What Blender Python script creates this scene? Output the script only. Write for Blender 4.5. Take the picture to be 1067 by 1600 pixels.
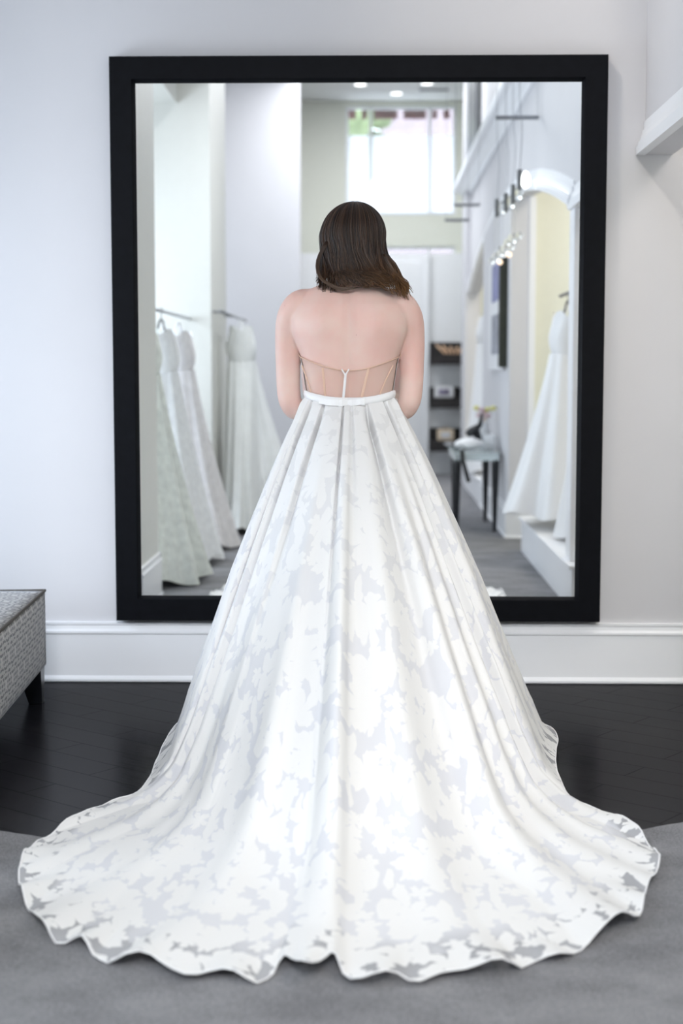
import bpy, bmesh, math, random
import numpy as np
from mathutils import Vector, Matrix, noise

for _o in list(bpy.data.objects):
    bpy.data.objects.remove(_o, do_unlink=True)
SC = bpy.context.scene
COL = SC.collection
R = math.radians

# ---------------------------------------------------------------- camera
cam = bpy.data.cameras.new('camera')
cam.sensor_fit = 'VERTICAL'
cam.sensor_height = 36.0
cam.lens = 54.0
cam.dof.use_dof = True
cam.dof.focus_distance = 4.75
cam.dof.aperture_fstop = 2.2
cam.clip_start = 0.05
camo = bpy.data.objects.new('camera', cam)
camo.location = (0, 0, 1.2)
camo.rotation_euler = (R(90 - 5.28), 0, R(1.12))
COL.objects.link(camo)
SC.camera = camo

SC.view_settings.view_transform = 'Standard'
SC.view_settings.look = 'None'
SC.view_settings.gamma = 1
SC.view_settings.exposure = 0.10
SC.view_settings.use_curve_mapping = False
SC.cycles.max_bounces = 8
SC.cycles.diffuse_bounces = 4
SC.cycles.glossy_bounces = 4
SC.cycles.transparent_max_bounces = 16
SC.cycles.sample_clamp_indirect = 4.0

# ---------------------------------------------------------------- daylight, lamps and added fills
world = bpy.data.worlds.new('world')
world.use_nodes = True
world.node_tree.nodes['Background'].inputs['Color'].default_value = (0.80, 0.90, 1.0, 1)
world.node_tree.nodes['Background'].inputs['Strength'].default_value = 7.0
SC.world = world

def area(name, loc, target, sx, sy, power, color):
    l = bpy.data.lights.new(name, 'AREA')
    l.shape = 'RECTANGLE'; l.size = sx; l.size_y = sy
    l.energy = power; l.color = color
    o = bpy.data.objects.new(name, l)
    o.location = loc
    d = Vector(target) - Vector(loc)
    o.rotation_euler = d.to_track_quat('-Z', 'Y').to_euler()
    COL.objects.link(o)
    return o

COOL = (0.78, 0.88, 1.0)
WARM = (1.0, 0.91, 0.78)
o = area('fill_bride', (0.05, -1.6, 4.0), (-0.1, 4.3, 0.45), 1.8, 0.6, 19, (0.97, 0.98, 1.0)); o.data.spread = R(54)  # added fill from behind the camera onto the gown's back, no fixture there
o = area('fill_pillar_gown', (0.5, 0.1, 4.28), (-1.0, 0.0, 0.7), 0.8, 1.6, 11, (0.97, 0.98, 1.0)); o.data.spread = R(95)  # added fill for the gown before the left pillar, kept out of view
area('fill_far_room', (0.0, -3.9, 4.28), (0.0, -3.9, 0), 1.6, 2.0, 92, (0.96, 0.97, 1.0))  # added soft fill over the far room, stands in for unseen fixtures
area('window_light_left', (-2.95, 2.2, 1.5), (0, 2.4, 0.7), 2.4, 1.8, 115, COOL)
area('window_light_left_front', (-2.95, 5.0, 1.0), (0, 5.5, 0.35), 1.3, 1.5, 52, COOL)
area('window_light_left_far', (-2.95, -2.6, 1.8), (0, -2.6, 1.2), 3.2, 2.4, 62, COOL)
area('niche_light_right', (1.75, 2.2, 2.9), (1.75, 2.1, 0), 0.6, 1.6, 24, WARM)
area('niche_light_right_far', (1.75, -3.0, 2.9), (1.75, -3.0, 0), 0.6, 1.6, 20, WARM)
area('alcove_light_right', (1.9, 5.0, 2.9), (1.7, 5.3, 0.3), 0.6, 0.6, 12, (1.0, 0.93, 0.88))
area('fill_alcove_gowns', (-2.0, 3.3, 3.0), (-1.2, 1.4, 0.7), 0.4, 0.4, 11, (0.9, 0.95, 1.0))  # added to lift the near left alcove gowns, hidden from the mirror
o = area('fill_rail_gowns', (-0.2, 2.3, 4.25), (-1.0, -0.7, 0.9), 0.3, 0.3, 7, (0.95, 0.97, 1.0)); o.data.spread = R(55)  # added fill aimed at the tulle gowns along the second left rail
o = area('fill_right_wall', (-0.7, 4.4, 4.28), (1.0, 5.6, 2.35), 0.25, 0.25, 3.0, WARM); o.data.spread = R(50)  # added warm fill that brightens the upper right wall and corner
o = area('ceiling_spot_right', (0.75, 4.6, 4.28), (0.9, 5.8, 2.7), 0.25, 0.25, 2.2, WARM); o.data.spread = R(80)

# ---------------------------------------------------------------- materials
def mat(name, color=(0.8, 0.8, 0.8), rough=0.5, metal=0.0, spec=0.5, noise_amt=0.0, noise_scale=20.0,
        bump=0.0, bump_scale=60.0, **kw):
    m = bpy.data.materials.new(name); m.use_nodes = True
    nt = m.node_tree; b = nt.nodes['Principled BSDF']
    b.inputs['Base Color'].default_value = (*color, 1)
    b.inputs['Roughness'].default_value = rough
    b.inputs['Metallic'].default_value = metal
    b.inputs['Specular IOR Level'].default_value = spec
    for k, v in kw.items():
        b.inputs[k.replace('_', ' ')].default_value = v
    if noise_amt or bump:
        tc = nt.nodes.new('ShaderNodeTexCoord')
    if noise_amt:
        n = nt.nodes.new('ShaderNodeTexNoise'); n.inputs['Scale'].default_value = noise_scale
        n.inputs['Detail'].default_value = 4
        nt.links.new(tc.outputs['Object'], n.inputs['Vector'])
        r = nt.nodes.new('ShaderNodeValToRGB')
        r.color_ramp.elements[0].position = 0.3; r.color_ramp.elements[1].position = 0.7
        r.color_ramp.elements[0].color = (*[max(0, c * (1 - noise_amt)) for c in color], 1)
        r.color_ramp.elements[1].color = (*[min(1, c * (1 + noise_amt)) for c in color], 1)
        nt.links.new(n.outputs['Fac'], r.inputs['Fac'])
        nt.links.new(r.outputs['Color'], b.inputs['Base Color'])
    if bump:
        n2 = nt.nodes.new('ShaderNodeTexNoise'); n2.inputs['Scale'].default_value = bump_scale
        n2.inputs['Detail'].default_value = 5
        nt.links.new(tc.outputs['Object'], n2.inputs['Vector'])
        bp = nt.nodes.new('ShaderNodeBump'); bp.inputs['Strength'].default_value = bump
        bp.inputs['Distance'].default_value = 0.004
        nt.links.new(n2.outputs['Fac'], bp.inputs['Height'])
        nt.links.new(bp.outputs['Normal'], b.inputs['Normal'])
    return m

class NB:
    """tiny node builder"""
    def __init__(s, m):
        s.nt = m.node_tree
    def n(s, t, **kw):
        x = s.nt.nodes.new(t)
        for k, v in kw.items(): setattr(x, k, v)
        return x
    def l(s, a, b): s.nt.links.new(a, b)
    def math(s, op, a, b=None, c=None):
        x = s.n('ShaderNodeMath', operation=op)
        for i, v in enumerate((a, b, c)):
            if v is None: continue
            if isinstance(v, (int, float)): x.inputs[i].default_value = v
            else: s.l(v, x.inputs[i])
        return x.outputs[0]
    def vmath(s, op, a, b=None, out=0):
        x = s.n('ShaderNodeVectorMath', operation=op)
        for i, v in enumerate((a, b)):
            if v is None: continue
            if isinstance(v, tuple): x.inputs[i].default_value = v
            else: s.l(v, x.inputs[i])
        return x.outputs[out]
    def mix(s, f, a, b):
        x = s.n('ShaderNodeMix', data_type='RGBA')
        for i, v in ((0, f), (6, a), (7, b)):
            if isinstance(v, tuple): x.inputs[i].default_value = (*v, 1)
            elif isinstance(v, (int, float)): x.inputs[i].default_value = v
            else: s.l(v, x.inputs[i])
        return x.outputs[2]

WALLC = (0.665, 0.66, 0.685)
M = {}
M['wall'] = mat('wall_paint', WALLC, 0.6, noise_amt=0.012, noise_scale=3, bump=0.05, bump_scale=220)
M['ceiling'] = mat('ceiling_paint', (0.82, 0.82, 0.80), 0.7, noise_amt=0.01)
M['trim'] = mat('trim_white', (0.91, 0.92, 0.95), 0.35, noise_amt=0.01, noise_scale=4)
M['cream'] = mat('cream_paint', (0.85, 0.86, 0.77), 0.6, noise_amt=0.01)
M['beige'] = mat('beige_paint', (0.68, 0.68, 0.64), 0.6, noise_amt=0.01)
M['frame'] = mat('frame_black', (0.004, 0.0045, 0.0065), 0.5, spec=0.08, noise_amt=0.15, noise_scale=30)
M['mirror'] = mat('mirror_silver', (0.95, 0.965, 0.965), 0.0, 1.0)
M['black'] = mat('black_lacquer', (0.010, 0.011, 0.014), 0.3, noise_amt=0.2)
M['espresso'] = mat('espresso_wood', (0.022, 0.018, 0.018), 0.5, noise_amt=0.2)
M['chrome'] = mat('brushed_steel', (0.32, 0.33, 0.35), 0.3, 1.0, noise_amt=0.05)
M['white'] = mat('white_lacquer', (0.85, 0.86, 0.88), 0.35, noise_amt=0.01)
M['satin'] = mat('white_satin', (0.90, 0.90, 0.91), 0.42, noise_amt=0.01, noise_scale=8, bump=0.05, Sheen_Weight=0.3)
M['lace'] = mat('white_lace', (0.92, 0.93, 0.95), 0.8, noise_amt=0.06, noise_scale=26, bump=0.8, bump_scale=38)
M['lacegreen'] = mat('ivory_green_lace', (0.82, 0.85, 0.80), 0.85, noise_amt=0.10, noise_scale=24, bump=0.9, bump_scale=34)
M['tulle'] = mat('ivory_tulle', (0.88, 0.90, 0.89), 0.9, noise_amt=0.04, noise_scale=9)
M['blush'] = mat('blush_lace', (0.86, 0.84, 0.85), 0.85, noise_amt=0.08, noise_scale=24, bump=0.7, bump_scale=38)
M['crystal'] = mat('clear_glass', (0.95, 0.97, 0.97), 0.03, 0.0, Transmission_Weight=0.9, IOR=1.45)
M['bulb'] = mat('lit_bulb', (1, 0.85, 0.7), 0.4, Emission_Color=(1, 0.72, 0.5, 1), Emission_Strength=1.1)
M['downlight'] = mat('lit_downlight', (1, 1, 1), 0.4, Emission_Color=(1, 1, 0.96, 1), Emission_Strength=2.5)
M['tan'] = mat('tan_leather', (0.80, 0.66, 0.50), 0.6, noise_amt=0.1)
M['nude'] = mat('nude_tape', (0.72, 0.50, 0.38), 0.6, noise_amt=0.05)
M['pagewhite'] = mat('paper_white', (0.80, 0.80, 0.82), 0.7, noise_amt=0.02)

def set_alpha(m, a):
    m.node_tree.nodes['Principled BSDF'].inputs['Alpha'].default_value = a
M['sheer'] = mat('nude_mesh', (0.74, 0.56, 0.46), 0.7, noise_amt=0.03); set_alpha(M['sheer'], 0.22)
M['glass'] = mat('table_glass', (0.75, 0.84, 0.84), 0.05); set_alpha(M['glass'], 0.45)
M['windowglass'] = mat('window_glass', (0.9, 0.95, 0.95), 0.02); set_alpha(M['windowglass'], 0.08)

# translucent roller shade
m = M['shade'] = mat('shade_fabric', (0.92, 0.93, 0.94), 0.9, noise_amt=0.01)
nb = NB(m); tr = nb.n('ShaderNodeBsdfTranslucent'); tr.inputs[0].default_value = (0.95, 0.96, 1, 1)
mx = nb.n('ShaderNodeMixShader'); mx.inputs[0].default_value = 0.65
out = m.node_tree.nodes['Material Output']
nb.l(m.node_tree.nodes['Principled BSDF'].outputs[0], mx.inputs[1]); nb.l(tr.outputs[0], mx.inputs[2]); nb.l(mx.outputs[0], out.inputs[0])

# dark herringbone floor
m = M['wood'] = mat('dark_wood_floor', (0.02, 0.02, 0.023), 0.28, spec=0.16)
nb = NB(m); P = m.node_tree.nodes['Principled BSDF']
tc = nb.n('ShaderNodeTexCoord'); mp = nb.n('ShaderNodeMapping'); mp.inputs['Rotation'].default_value = (0, 0, R(38))
nb.l(tc.outputs['Object'], mp.inputs[0])
bk = nb.n('ShaderNodeTexBrick'); nb.l(mp.outputs[0], bk.inputs[0])
bk.inputs['Scale'].default_value = 1; bk.inputs['Brick Width'].default_value = 0.62; bk.inputs['Row Height'].default_value = 0.125
bk.inputs['Mortar Size'].default_value = 0.0014; bk.inputs['Mortar Smooth'].default_value = 0.2
bk.inputs['Color1'].default_value = (0.010, 0.010, 0.013, 1); bk.inputs['Color2'].default_value = (0.015, 0.0145, 0.017, 1)
bk.inputs['Mortar'].default_value = (0.001, 0.001, 0.001, 1)
mp2 = nb.n('ShaderNodeMapping'); mp2.inputs['Scale'].default_value = (3, 45, 1); nb.l(mp.outputs[0], mp2.inputs[0])
nz = nb.n('ShaderNodeTexNoise'); nz.inputs['Scale'].default_value = 1.5; nz.inputs['Detail'].default_value = 5; nb.l(mp2.outputs[0], nz.inputs[0])
g = nb.math('MULTIPLY_ADD', nz.outputs['Fac'], 0.7, 0.65)
vm = nb.n('ShaderNodeVectorMath', operation='SCALE'); nb.l(bk.outputs['Color'], vm.inputs[0]); nb.l(g, vm.inputs['Scale'])
nb.l(vm.outputs[0], P.inputs['Base Color'])
nb.l(nb.math('MULTIPLY_ADD', nz.outputs['Fac'], 0.12, 0.24), P.inputs['Roughness'])
bp = nb.n('ShaderNodeBump'); bp.inputs['Strength'].default_value = 0.25; bp.inputs['Distance'].default_value = 0.002
nb.l(nb.math('ADD', nb.math('MULTIPLY', nz.outputs['Fac'], 0.35), bk.outputs['Fac']), bp.inputs['Height']); bp.invert = True
dfs = nb.n('ShaderNodeBsdfDiffuse'); gls = nb.n('ShaderNodeBsdfGlossy'); mxs = nb.n('ShaderNodeMixShader')
nb.l(vm.outputs[0], dfs.inputs[0]); nb.l(bp.outputs[0], dfs.inputs['Normal']); nb.l(bp.outputs[0], gls.inputs['Normal'])
nb.l(nb.math('MULTIPLY_ADD', nz.outputs['Fac'], 0.10, 0.18), gls.inputs['Roughness']); nb.l(nb.math('MULTIPLY_ADD', bk.outputs['Fac'], -0.045, 0.085), mxs.inputs[0])
nb.l(dfs.outputs[0], mxs.inputs[1]); nb.l(gls.outputs[0], mxs.inputs[2]); nb.l(mxs.outputs[0], m.node_tree.nodes['Material Output'].inputs[0])

# grey carpet
m = M['carpet'] = mat('grey_carpet', (0.16, 0.16, 0.17), 0.95, spec=0.1)
nb = NB(m); P = m.node_tree.nodes['Principled BSDF']; tc = nb.n('ShaderNodeTexCoord')
n1 = nb.n('ShaderNodeTexNoise'); n1.inputs['Scale'].default_value = 260; n1.inputs['Detail'].default_value = 3
n2 = nb.n('ShaderNodeTexNoise'); n2.inputs['Scale'].default_value = 5; n2.inputs['Detail'].default_value = 5
mpc = nb.n('ShaderNodeMapping'); mpc.inputs['Scale'].default_value = (1, 1.4, 1); nb.l(tc.outputs['Object'], mpc.inputs[0])
nb.l(tc.outputs['Object'], n1.inputs[0]); nb.l(mpc.outputs[0], n2.inputs[0])
f = nb.math('ADD', nb.math('MULTIPLY', n1.outputs['Fac'], 0.75), nb.math('MULTIPLY', n2.outputs['Fac'], 0.45))
rp = nb.n('ShaderNodeValToRGB'); rp.color_ramp.elements[0].position = 0.38; rp.color_ramp.elements[1].position = 0.82
rp.color_ramp.elements[0].color = (0.13, 0.13, 0.14, 1); rp.color_ramp.elements[1].color = (0.33, 0.33, 0.345, 1)
nb.l(f, rp.inputs[0]); nb.l(rp.outputs[0], P.inputs['Base Color'])
bp = nb.n('ShaderNodeBump'); bp.inputs['Strength'].default_value = 0.6; bp.inputs['Distance'].default_value = 0.004
nb.l(n1.outputs['Fac'], bp.inputs['Height']); nb.l(bp.outputs[0], P.inputs['Normal'])

# skin
m = M['skin'] = mat('skin', (0.70, 0.45, 0.36), 0.5, spec=0.35)
nb = NB(m); P = m.node_tree.nodes['Principled BSDF']; tc = nb.n('ShaderNodeTexCoord')
n1 = nb.n('ShaderNodeTexNoise'); n1.inputs['Scale'].default_value = 7; n1.inputs['Detail'].default_value = 6
nb.l(tc.outputs['Object'], n1.inputs[0])
rp = nb.n('ShaderNodeValToRGB'); rp.color_ramp.elements[0].position = 0.35; rp.color_ramp.elements[1].position = 0.68
rp.color_ramp.elements[0].color = (0.79, 0.59, 0.52, 1); rp.color_ramp.elements[1].color = (0.77, 0.48, 0.42, 1)
nb.l(n1.outputs['Fac'], rp.inputs[0])
vo = nb.n('ShaderNodeTexVoronoi'); vo.inputs['Scale'].default_value = 26; nb.l(tc.outputs['Object'], vo.inputs['Vector'])
sep = nb.n('ShaderNodeSeparateColor'); nb.l(vo.outputs['Color'], sep.inputs[0])
dot = nb.math('MULTIPLY', nb.math('LESS_THAN', vo.outputs['Distance'], 0.045), nb.math('GREATER_THAN', sep.outputs[0], 0.72))
nb.l(nb.mix(nb.math('MULTIPLY', dot, 0.45), rp.outputs[0], (0.42, 0.2, 0.14)), P.inputs['Base Color'])
P.inputs['Subsurface Weight'].default_value = 0.12
P.inputs['Subsurface Radius'].default_value = (0.02, 0.008, 0.005); P.inputs['Subsurface Scale'].default_value = 0.5
M['lips'] = mat('lips', (0.55, 0.22, 0.2), 0.4); M['eyewhite'] = mat('eye', (0.85, 0.85, 0.85), 0.2); M['iris'] = mat('iris', (0.08, 0.05, 0.03), 0.2)

# hair
m = M['hair'] = mat('dark_brown_hair', (0.03, 0.018, 0.012), 0.40, spec=0.28)
nb = NB(m); P = m.node_tree.nodes['Principled BSDF']; tc = nb.n('ShaderNodeTexCoord')
sx = nb.n('ShaderNodeSeparateXYZ'); nb.l(tc.outputs['Object'], sx.inputs[0])
at = nb.n('ShaderNodeAttribute', attribute_name='strand')
rp = nb.n('ShaderNodeValToRGB'); rp.color_ramp.elements[0].color = (0.006, 0.004, 0.004, 1); rp.color_ramp.elements[1].color = (0.065, 0.036, 0.023, 1)
nb.l(at.outputs['Fac'], rp.inputs[0])
# the ends are grown out lighter, warmer brown
mr = nb.n('ShaderNodeMapRange'); mr.inputs['From Min'].default_value = 1.56; mr.inputs['From Max'].default_value = 1.44
nb.l(sx.outputs[2], mr.inputs['Value'])
mrx = nb.n('ShaderNodeMapRange'); mrx.inputs['From Min'].default_value = -0.04; mrx.inputs['From Max'].default_value = 0.10
nb.l(sx.outputs[0], mrx.inputs['Value'])
ff = nb.math('MULTIPLY', nb.math('MULTIPLY', mr.outputs[0], nb.math('MULTIPLY_ADD', mrx.outputs[0], 0.8, 0.2)), nb.math('MULTIPLY_ADD', at.outputs['Fac'], 0.6, 0.4))
nb.l(nb.mix(ff, rp.outputs[0], (0.24, 0.115, 0.04)), P.inputs['Base Color'])

# organza with woven flowers
def organza(name, sheer_alpha, petal, ground):
    m = mat(name, petal, 0.55, spec=0.3)
    nb = NB(m); P = m.node_tree.nodes['Principled BSDF']; out = m.node_tree.nodes['Material Output']
    uv = nb.n('ShaderNodeUVMap'); uv.uv_map = 'UVMap'
    nz = nb.n('ShaderNodeTexNoise'); nz.inputs['Scale'].default_value = 9; nz.inputs['Detail'].default_value = 3
    nb.l(uv.outputs[0], nz.inputs[0])
    dis = nb.vmath('SCALE', nb.vmath('SUBTRACT', nz.outputs['Color'], (0.5, 0.5, 0.5)))
    dis.node.inputs['Scale'].default_value = 0.075
    co = nb.vmath('ADD', uv.outputs[0], dis)
    def flowers(scale, rmin, ramp, petals, off):
        mp = nb.n('ShaderNodeMapping'); mp.inputs['Scale'].default_value = (scale, scale, 1); mp.inputs['Location'].default_value = (off, off * 1.7, 0)
        nb.l(co, mp.inputs[0])
        v = nb.n('ShaderNodeTexVoronoi', voronoi_dimensions='2D'); v.inputs['Scale'].default_value = 1; v.inputs['Randomness'].default_value = 0.75
        nb.l(mp.outputs[0], v.inputs['Vector'])
        loc = nb.vmath('SUBTRACT', mp.outputs[0], v.outputs['Position'])
        s = nb.n('ShaderNodeSeparateXYZ'); nb.l(loc, s.inputs[0])
        c = nb.n('ShaderNodeSeparateColor'); nb.l(v.outputs['Color'], c.inputs[0])
        ang = nb.math('ARCTAN2', s.outputs[1], s.outputs[0])
        ph = nb.math('MULTIPLY', c.outputs[0], 6.28)
        pet = nb.math('ABSOLUTE', nb.math('SINE', nb.math('ADD', nb.math('MULTIPLY', ang, petals / 2), ph)))
        pet = nb.math('POWER', pet, 0.55)
        fine = nb.math('MULTIPLY', nb.math('SINE', nb.math('MULTIPLY', ang, 17)), 0.025)
        lim = nb.math('MULTIPLY', nb.math('ADD', nb.math('MULTIPLY_ADD', pet, ramp, rmin), fine), nb.math('MULTIPLY_ADD', c.outputs[1], 0.35, 0.75))
        r = nb.n('ShaderNodeVectorMath', operation='LENGTH'); nb.l(loc, r.inputs[0])
        d = nb.math('SUBTRACT', lim, r.outputs['Value'])
        mr = nb.n('ShaderNodeMapRange'); mr.inputs['From Min'].default_value = -0.012; mr.inputs['From Max'].default_value = 0.012
        nb.l(d, mr.inputs['Value']); return mr.outputs[0]
    def leaves(scale, rot, lim0, off):
        mp = nb.n('ShaderNodeMapping'); mp.inputs['Scale'].default_value = (scale, scale * 0.36, 1); mp.inputs['Rotation'].default_value = (0, 0, R(rot)); mp.inputs['Location'].default_value = (off, off, 0)
        nb.l(co, mp.inputs[0])
        v = nb.n('ShaderNodeTexVoronoi', voronoi_dimensions='2D'); v.inputs['Scale'].default_value = 1; v.inputs['Randomness'].default_value = 1
        nb.l(mp.outputs[0], v.inputs['Vector'])
        c = nb.n('ShaderNodeSeparateColor'); nb.l(v.outputs['Color'], c.inputs[0])
        d = nb.math('SUBTRACT', nb.math('MULTIPLY_ADD', c.outputs[0], 0.22, lim0), v.outputs['Distance'])
        mr = nb.n('ShaderNodeMapRange'); mr.inputs['From Min'].default_value = -0.02; mr.inputs['From Max'].default_value = 0.02
        nb.l(d, mr.inputs['Value']); return mr.outputs[0]
    f1 = flowers(5.8, 0.15, 0.32, 5, 0.0)
    f2 = flowers(10.5, 0.12, 0.27, 5, 3.3)
    l1 = leaves(15, 35, 0.16, 1.0)
    l2 = leaves(14, -40, 0.12, 5.0)
    mask = nb.math('MAXIMUM', nb.math('MAXIMUM', f1, f2), nb.math('MAXIMUM', l1, l2))
    # fine weave
    wv = nb.n('ShaderNodeTexNoise'); wv.inputs['Scale'].default_value = 160; wv.inputs['Detail'].default_value = 2
    nb.l(uv.outputs[0], wv.inputs[0])
    wa_ = nb.n('ShaderNodeAttribute', attribute_name='waistward')
    pale = nb.mix(wa_.outputs['Fac'], ground, tuple(p * .98 for p in petal))
    nb.l(nb.mix(mask, pale, petal), P.inputs['Base Color'])
    at = nb.n('ShaderNodeAttribute', attribute_name='hemward')
    al = nb.math('MULTIPLY_ADD', at.outputs['Fac'], sheer_alpha - 0.95, 0.95)
    nb.l(nb.math('ADD', al, nb.math('MULTIPLY', mask, nb.math('SUBTRACT', 1.0, al))), P.inputs['Alpha'])
    bp = nb.n('ShaderNodeBump'); bp.inputs['Strength'].default_value = 0.35; bp.inputs['Distance'].default_value = 0.0015
    nb.l(nb.math('ADD', mask, nb.math('MULTIPLY', wv.outputs['Fac'], 0.25)), bp.inputs['Height'])
    nb.l(bp.outputs[0], P.inputs['Normal'])
    return m
M['organza'] = organza('flowered_organza', 0.50, (0.825, 0.82, 0.815), (0.745, 0.75, 0.785))
M['lining'] = mat('gown_lining', (0.85, 0.85, 0.87), 0.6, noise_amt=0.01, noise_scale=6)

# ottoman fabric: rows of dashed ovals
m = M['ottoman'] = mat('oval_weave', (0.2, 0.19, 0.17), 0.85, spec=0.2)
nb = NB(m); P = m.node_tree.nodes['Principled BSDF']; uv = nb.n('ShaderNodeUVMap'); uv.uv_map = 'UVMap'
def ovals(offx, offy):
    mp = nb.n('ShaderNodeMapping'); mp.inputs['Scale'].default_value = (9.5, 6.4, 1); mp.inputs['Location'].default_value = (offx, offy, 0)
    nb.l(uv.outputs[0], mp.inputs[0])
    fr = nb.vmath('SUBTRACT', nb.vmath('FRACTION', mp.outputs[0]), (0.5, 0.5, 0.5))
    s = nb.n('ShaderNodeSeparateXYZ'); nb.l(fr, s.inputs[0])
    return nb.math('SQRT', nb.math('ADD', nb.math('POWER', nb.math('MULTIPLY', s.outputs[0], 2), 2), nb.math('POWER', nb.math('MULTIPLY', s.outputs[1], 2), 2)))
da = ovals(0, 0); db = ovals(0.5, 0.5)
d = nb.math('MINIMUM', da, db)
rings = nb.math('SINE', nb.math('MULTIPLY', d, 18))
sxy = nb.n('ShaderNodeSeparateXYZ'); nb.l(uv.outputs[0], sxy.inputs[0])
dash = nb.math('SINE', nb.math('MULTIPLY', sxy.outputs[1], 400))
dk = nb.math('MULTIPLY', nb.math('GREATER_THAN', nb.math('ADD', rings, nb.math('MULTIPLY', dash, 0.9)), 0.25), nb.math('LESS_THAN', d, 0.80))
star = nb.math('GREATER_THAN', d, 1.02)
nzo = nb.n('ShaderNodeTexNoise'); nzo.inputs['Scale'].default_value = 150; nb.l(uv.outputs[0], nzo.inputs[0])
base = nb.mix(nzo.outputs['Fac'], (0.30, 0.275, 0.245), (0.42, 0.395, 0.36))
rim = nb.math('MULTIPLY', nb.math('GREATER_THAN', d, 0.82), 0.6)
base = nb.mix(rim, base, (0.52, 0.49, 0.45))
c1 = nb.mix(nb.math('MULTIPLY', dk, 0.85), base, (0.045, 0.04, 0.035))
P.inputs['Sheen Weight'].default_value = 0.3; P.inputs['Sheen Roughness'].default_value = 0.4; P.inputs['Sheen Tint'].default_value = (0.85, 0.9, 1, 1)
nb.l(nb.mix(nb.math('MULTIPLY', star, 0.8), c1, (0.08, 0.07, 0.062)), P.inputs['Base Color'])

# exterior
m = M['brick'] = mat('brick_facade', (0.5, 0.3, 0.28), 0.9)
nb = NB(m); P = m.node_tree.nodes['Principled BSDF']; tc = nb.n('ShaderNodeTexCoord')
bk = nb.n('ShaderNodeTexBrick'); bk.inputs['Scale'].default_value = 1; bk.inputs['Brick Width'].default_value = 0.22; bk.inputs['Row Height'].default_value = 0.075
bk.inputs['Color1'].default_value = (0.20, 0.15, 0.17, 1); bk.inputs['Color2'].default_value = (0.24, 0.18, 0.20, 1); bk.inputs['Mortar'].default_value = (0.28, 0.25, 0.26, 1); bk.inputs['Mortar Size'].default_value = 0.01
mp = nb.n('ShaderNodeMapping'); mp.inputs['Rotation'].default_value = (R(90), 0, 0); nb.l(tc.outputs['Object'], mp.inputs[0]); nb.l(mp.outputs[0], bk.inputs[0]); nb.l(bk.outputs['Color'], P.inputs['Base Color'])
M['redbrick'] = mat('red_brick_band', (0.10, 0.035, 0.032), 0.9, noise_amt=0.1)
M['leaf'] = mat('tree_leaves', (0.15, 0.19, 0.09), 0.8, noise_amt=0.4, noise_scale=3)
M['bark'] = mat('tree_bark', (0.12, 0.09, 0.07), 0.9, noise_amt=0.2)
M['concrete'] = mat('pavement', (0.5, 0.5, 0.5), 0.9, noise_amt=0.1)
M['bluepic'] = mat('blue_grey_print', (0.22, 0.23, 0.42), 0.6, noise_amt=0.3, noise_scale=9)
M['greypic'] = mat('grey_print', (0.30, 0.31, 0.36), 0.6, noise_amt=0.3, noise_scale=9)
M['purple'] = mat('muted_print', (0.25, 0.22, 0.32), 0.6, noise_amt=0.4, noise_scale=30)
M['yellow'] = mat('yellow_petals', (0.75, 0.72, 0.30), 0.7, noise_amt=0.1)
M['pinkp'] = mat('pink_petals', (0.72, 0.55, 0.58), 0.7, noise_amt=0.1)
M['slat'] = mat('grey_slat', (0.16, 0.165, 0.17), 0.5, noise_amt=0.1)

# ---------------------------------------------------------------- mesh helpers
def link(name, bm, m, parent=None, smooth=False, mods=None):
    me = bpy.data.meshes.new(name)
    bm.to_mesh(me); bm.free()
    for mm in (m if isinstance(m, (list, tuple)) else [m]):
        me.materials.append(mm)
    if smooth:
        me.polygons.foreach_set('use_smooth', [True] * len(me.polygons))
    o = bpy.data.objects.new(name, me)
    COL.objects.link(o)
    if parent is not None:
        o.parent = parent
        o.matrix_parent_inverse = Matrix.Translation(-Vector(parent.location)) if parent.rotation_euler.z == 0 else (Matrix.Translation(parent.location) @ parent.rotation_euler.to_matrix().to_4x4()).inverted()
    return o

def struct(name, bm, m, **k):
    o = link(name, bm, m, **k); o['kind'] = 'structure'; return o

def thing(name, label, cat, loc, group=None):
    o = bpy.data.objects.new(name, None); COL.objects.link(o); o.location = loc
    o.empty_display_size = 0.05
    return tag(o, label, cat, group)

def tag(o, label, cat, group=None):
    o['label'] = label; o['category'] = cat
    if group: o['group'] = group
    return o

def box(bm, x0, x1, y0, y1, z0, z1, bev=0.0, mi=0):
    vs = [bm.verts.new((x, y, z)) for x in (x0, x1) for y in (y0, y1) for z in (z0, z1)]
    q = [(0, 1, 3, 2), (4, 6, 7, 5), (0, 4, 5, 1), (2, 3, 7, 6), (0, 2, 6, 4), (1, 5, 7, 3)]
    fs = [bm.faces.new([vs[i] for i in a]) for a in q]
    for f in fs: f.material_index = mi
    if bev:
        es = list({e for f in fs for e in f.edges})
        bmesh.ops.bevel(bm, geom=es, offset=bev, segments=2, profile=0.5, affect='EDGES')
    return bm

def B(*a, **k):
    return box(bmesh.new(), *a, **k)

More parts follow.
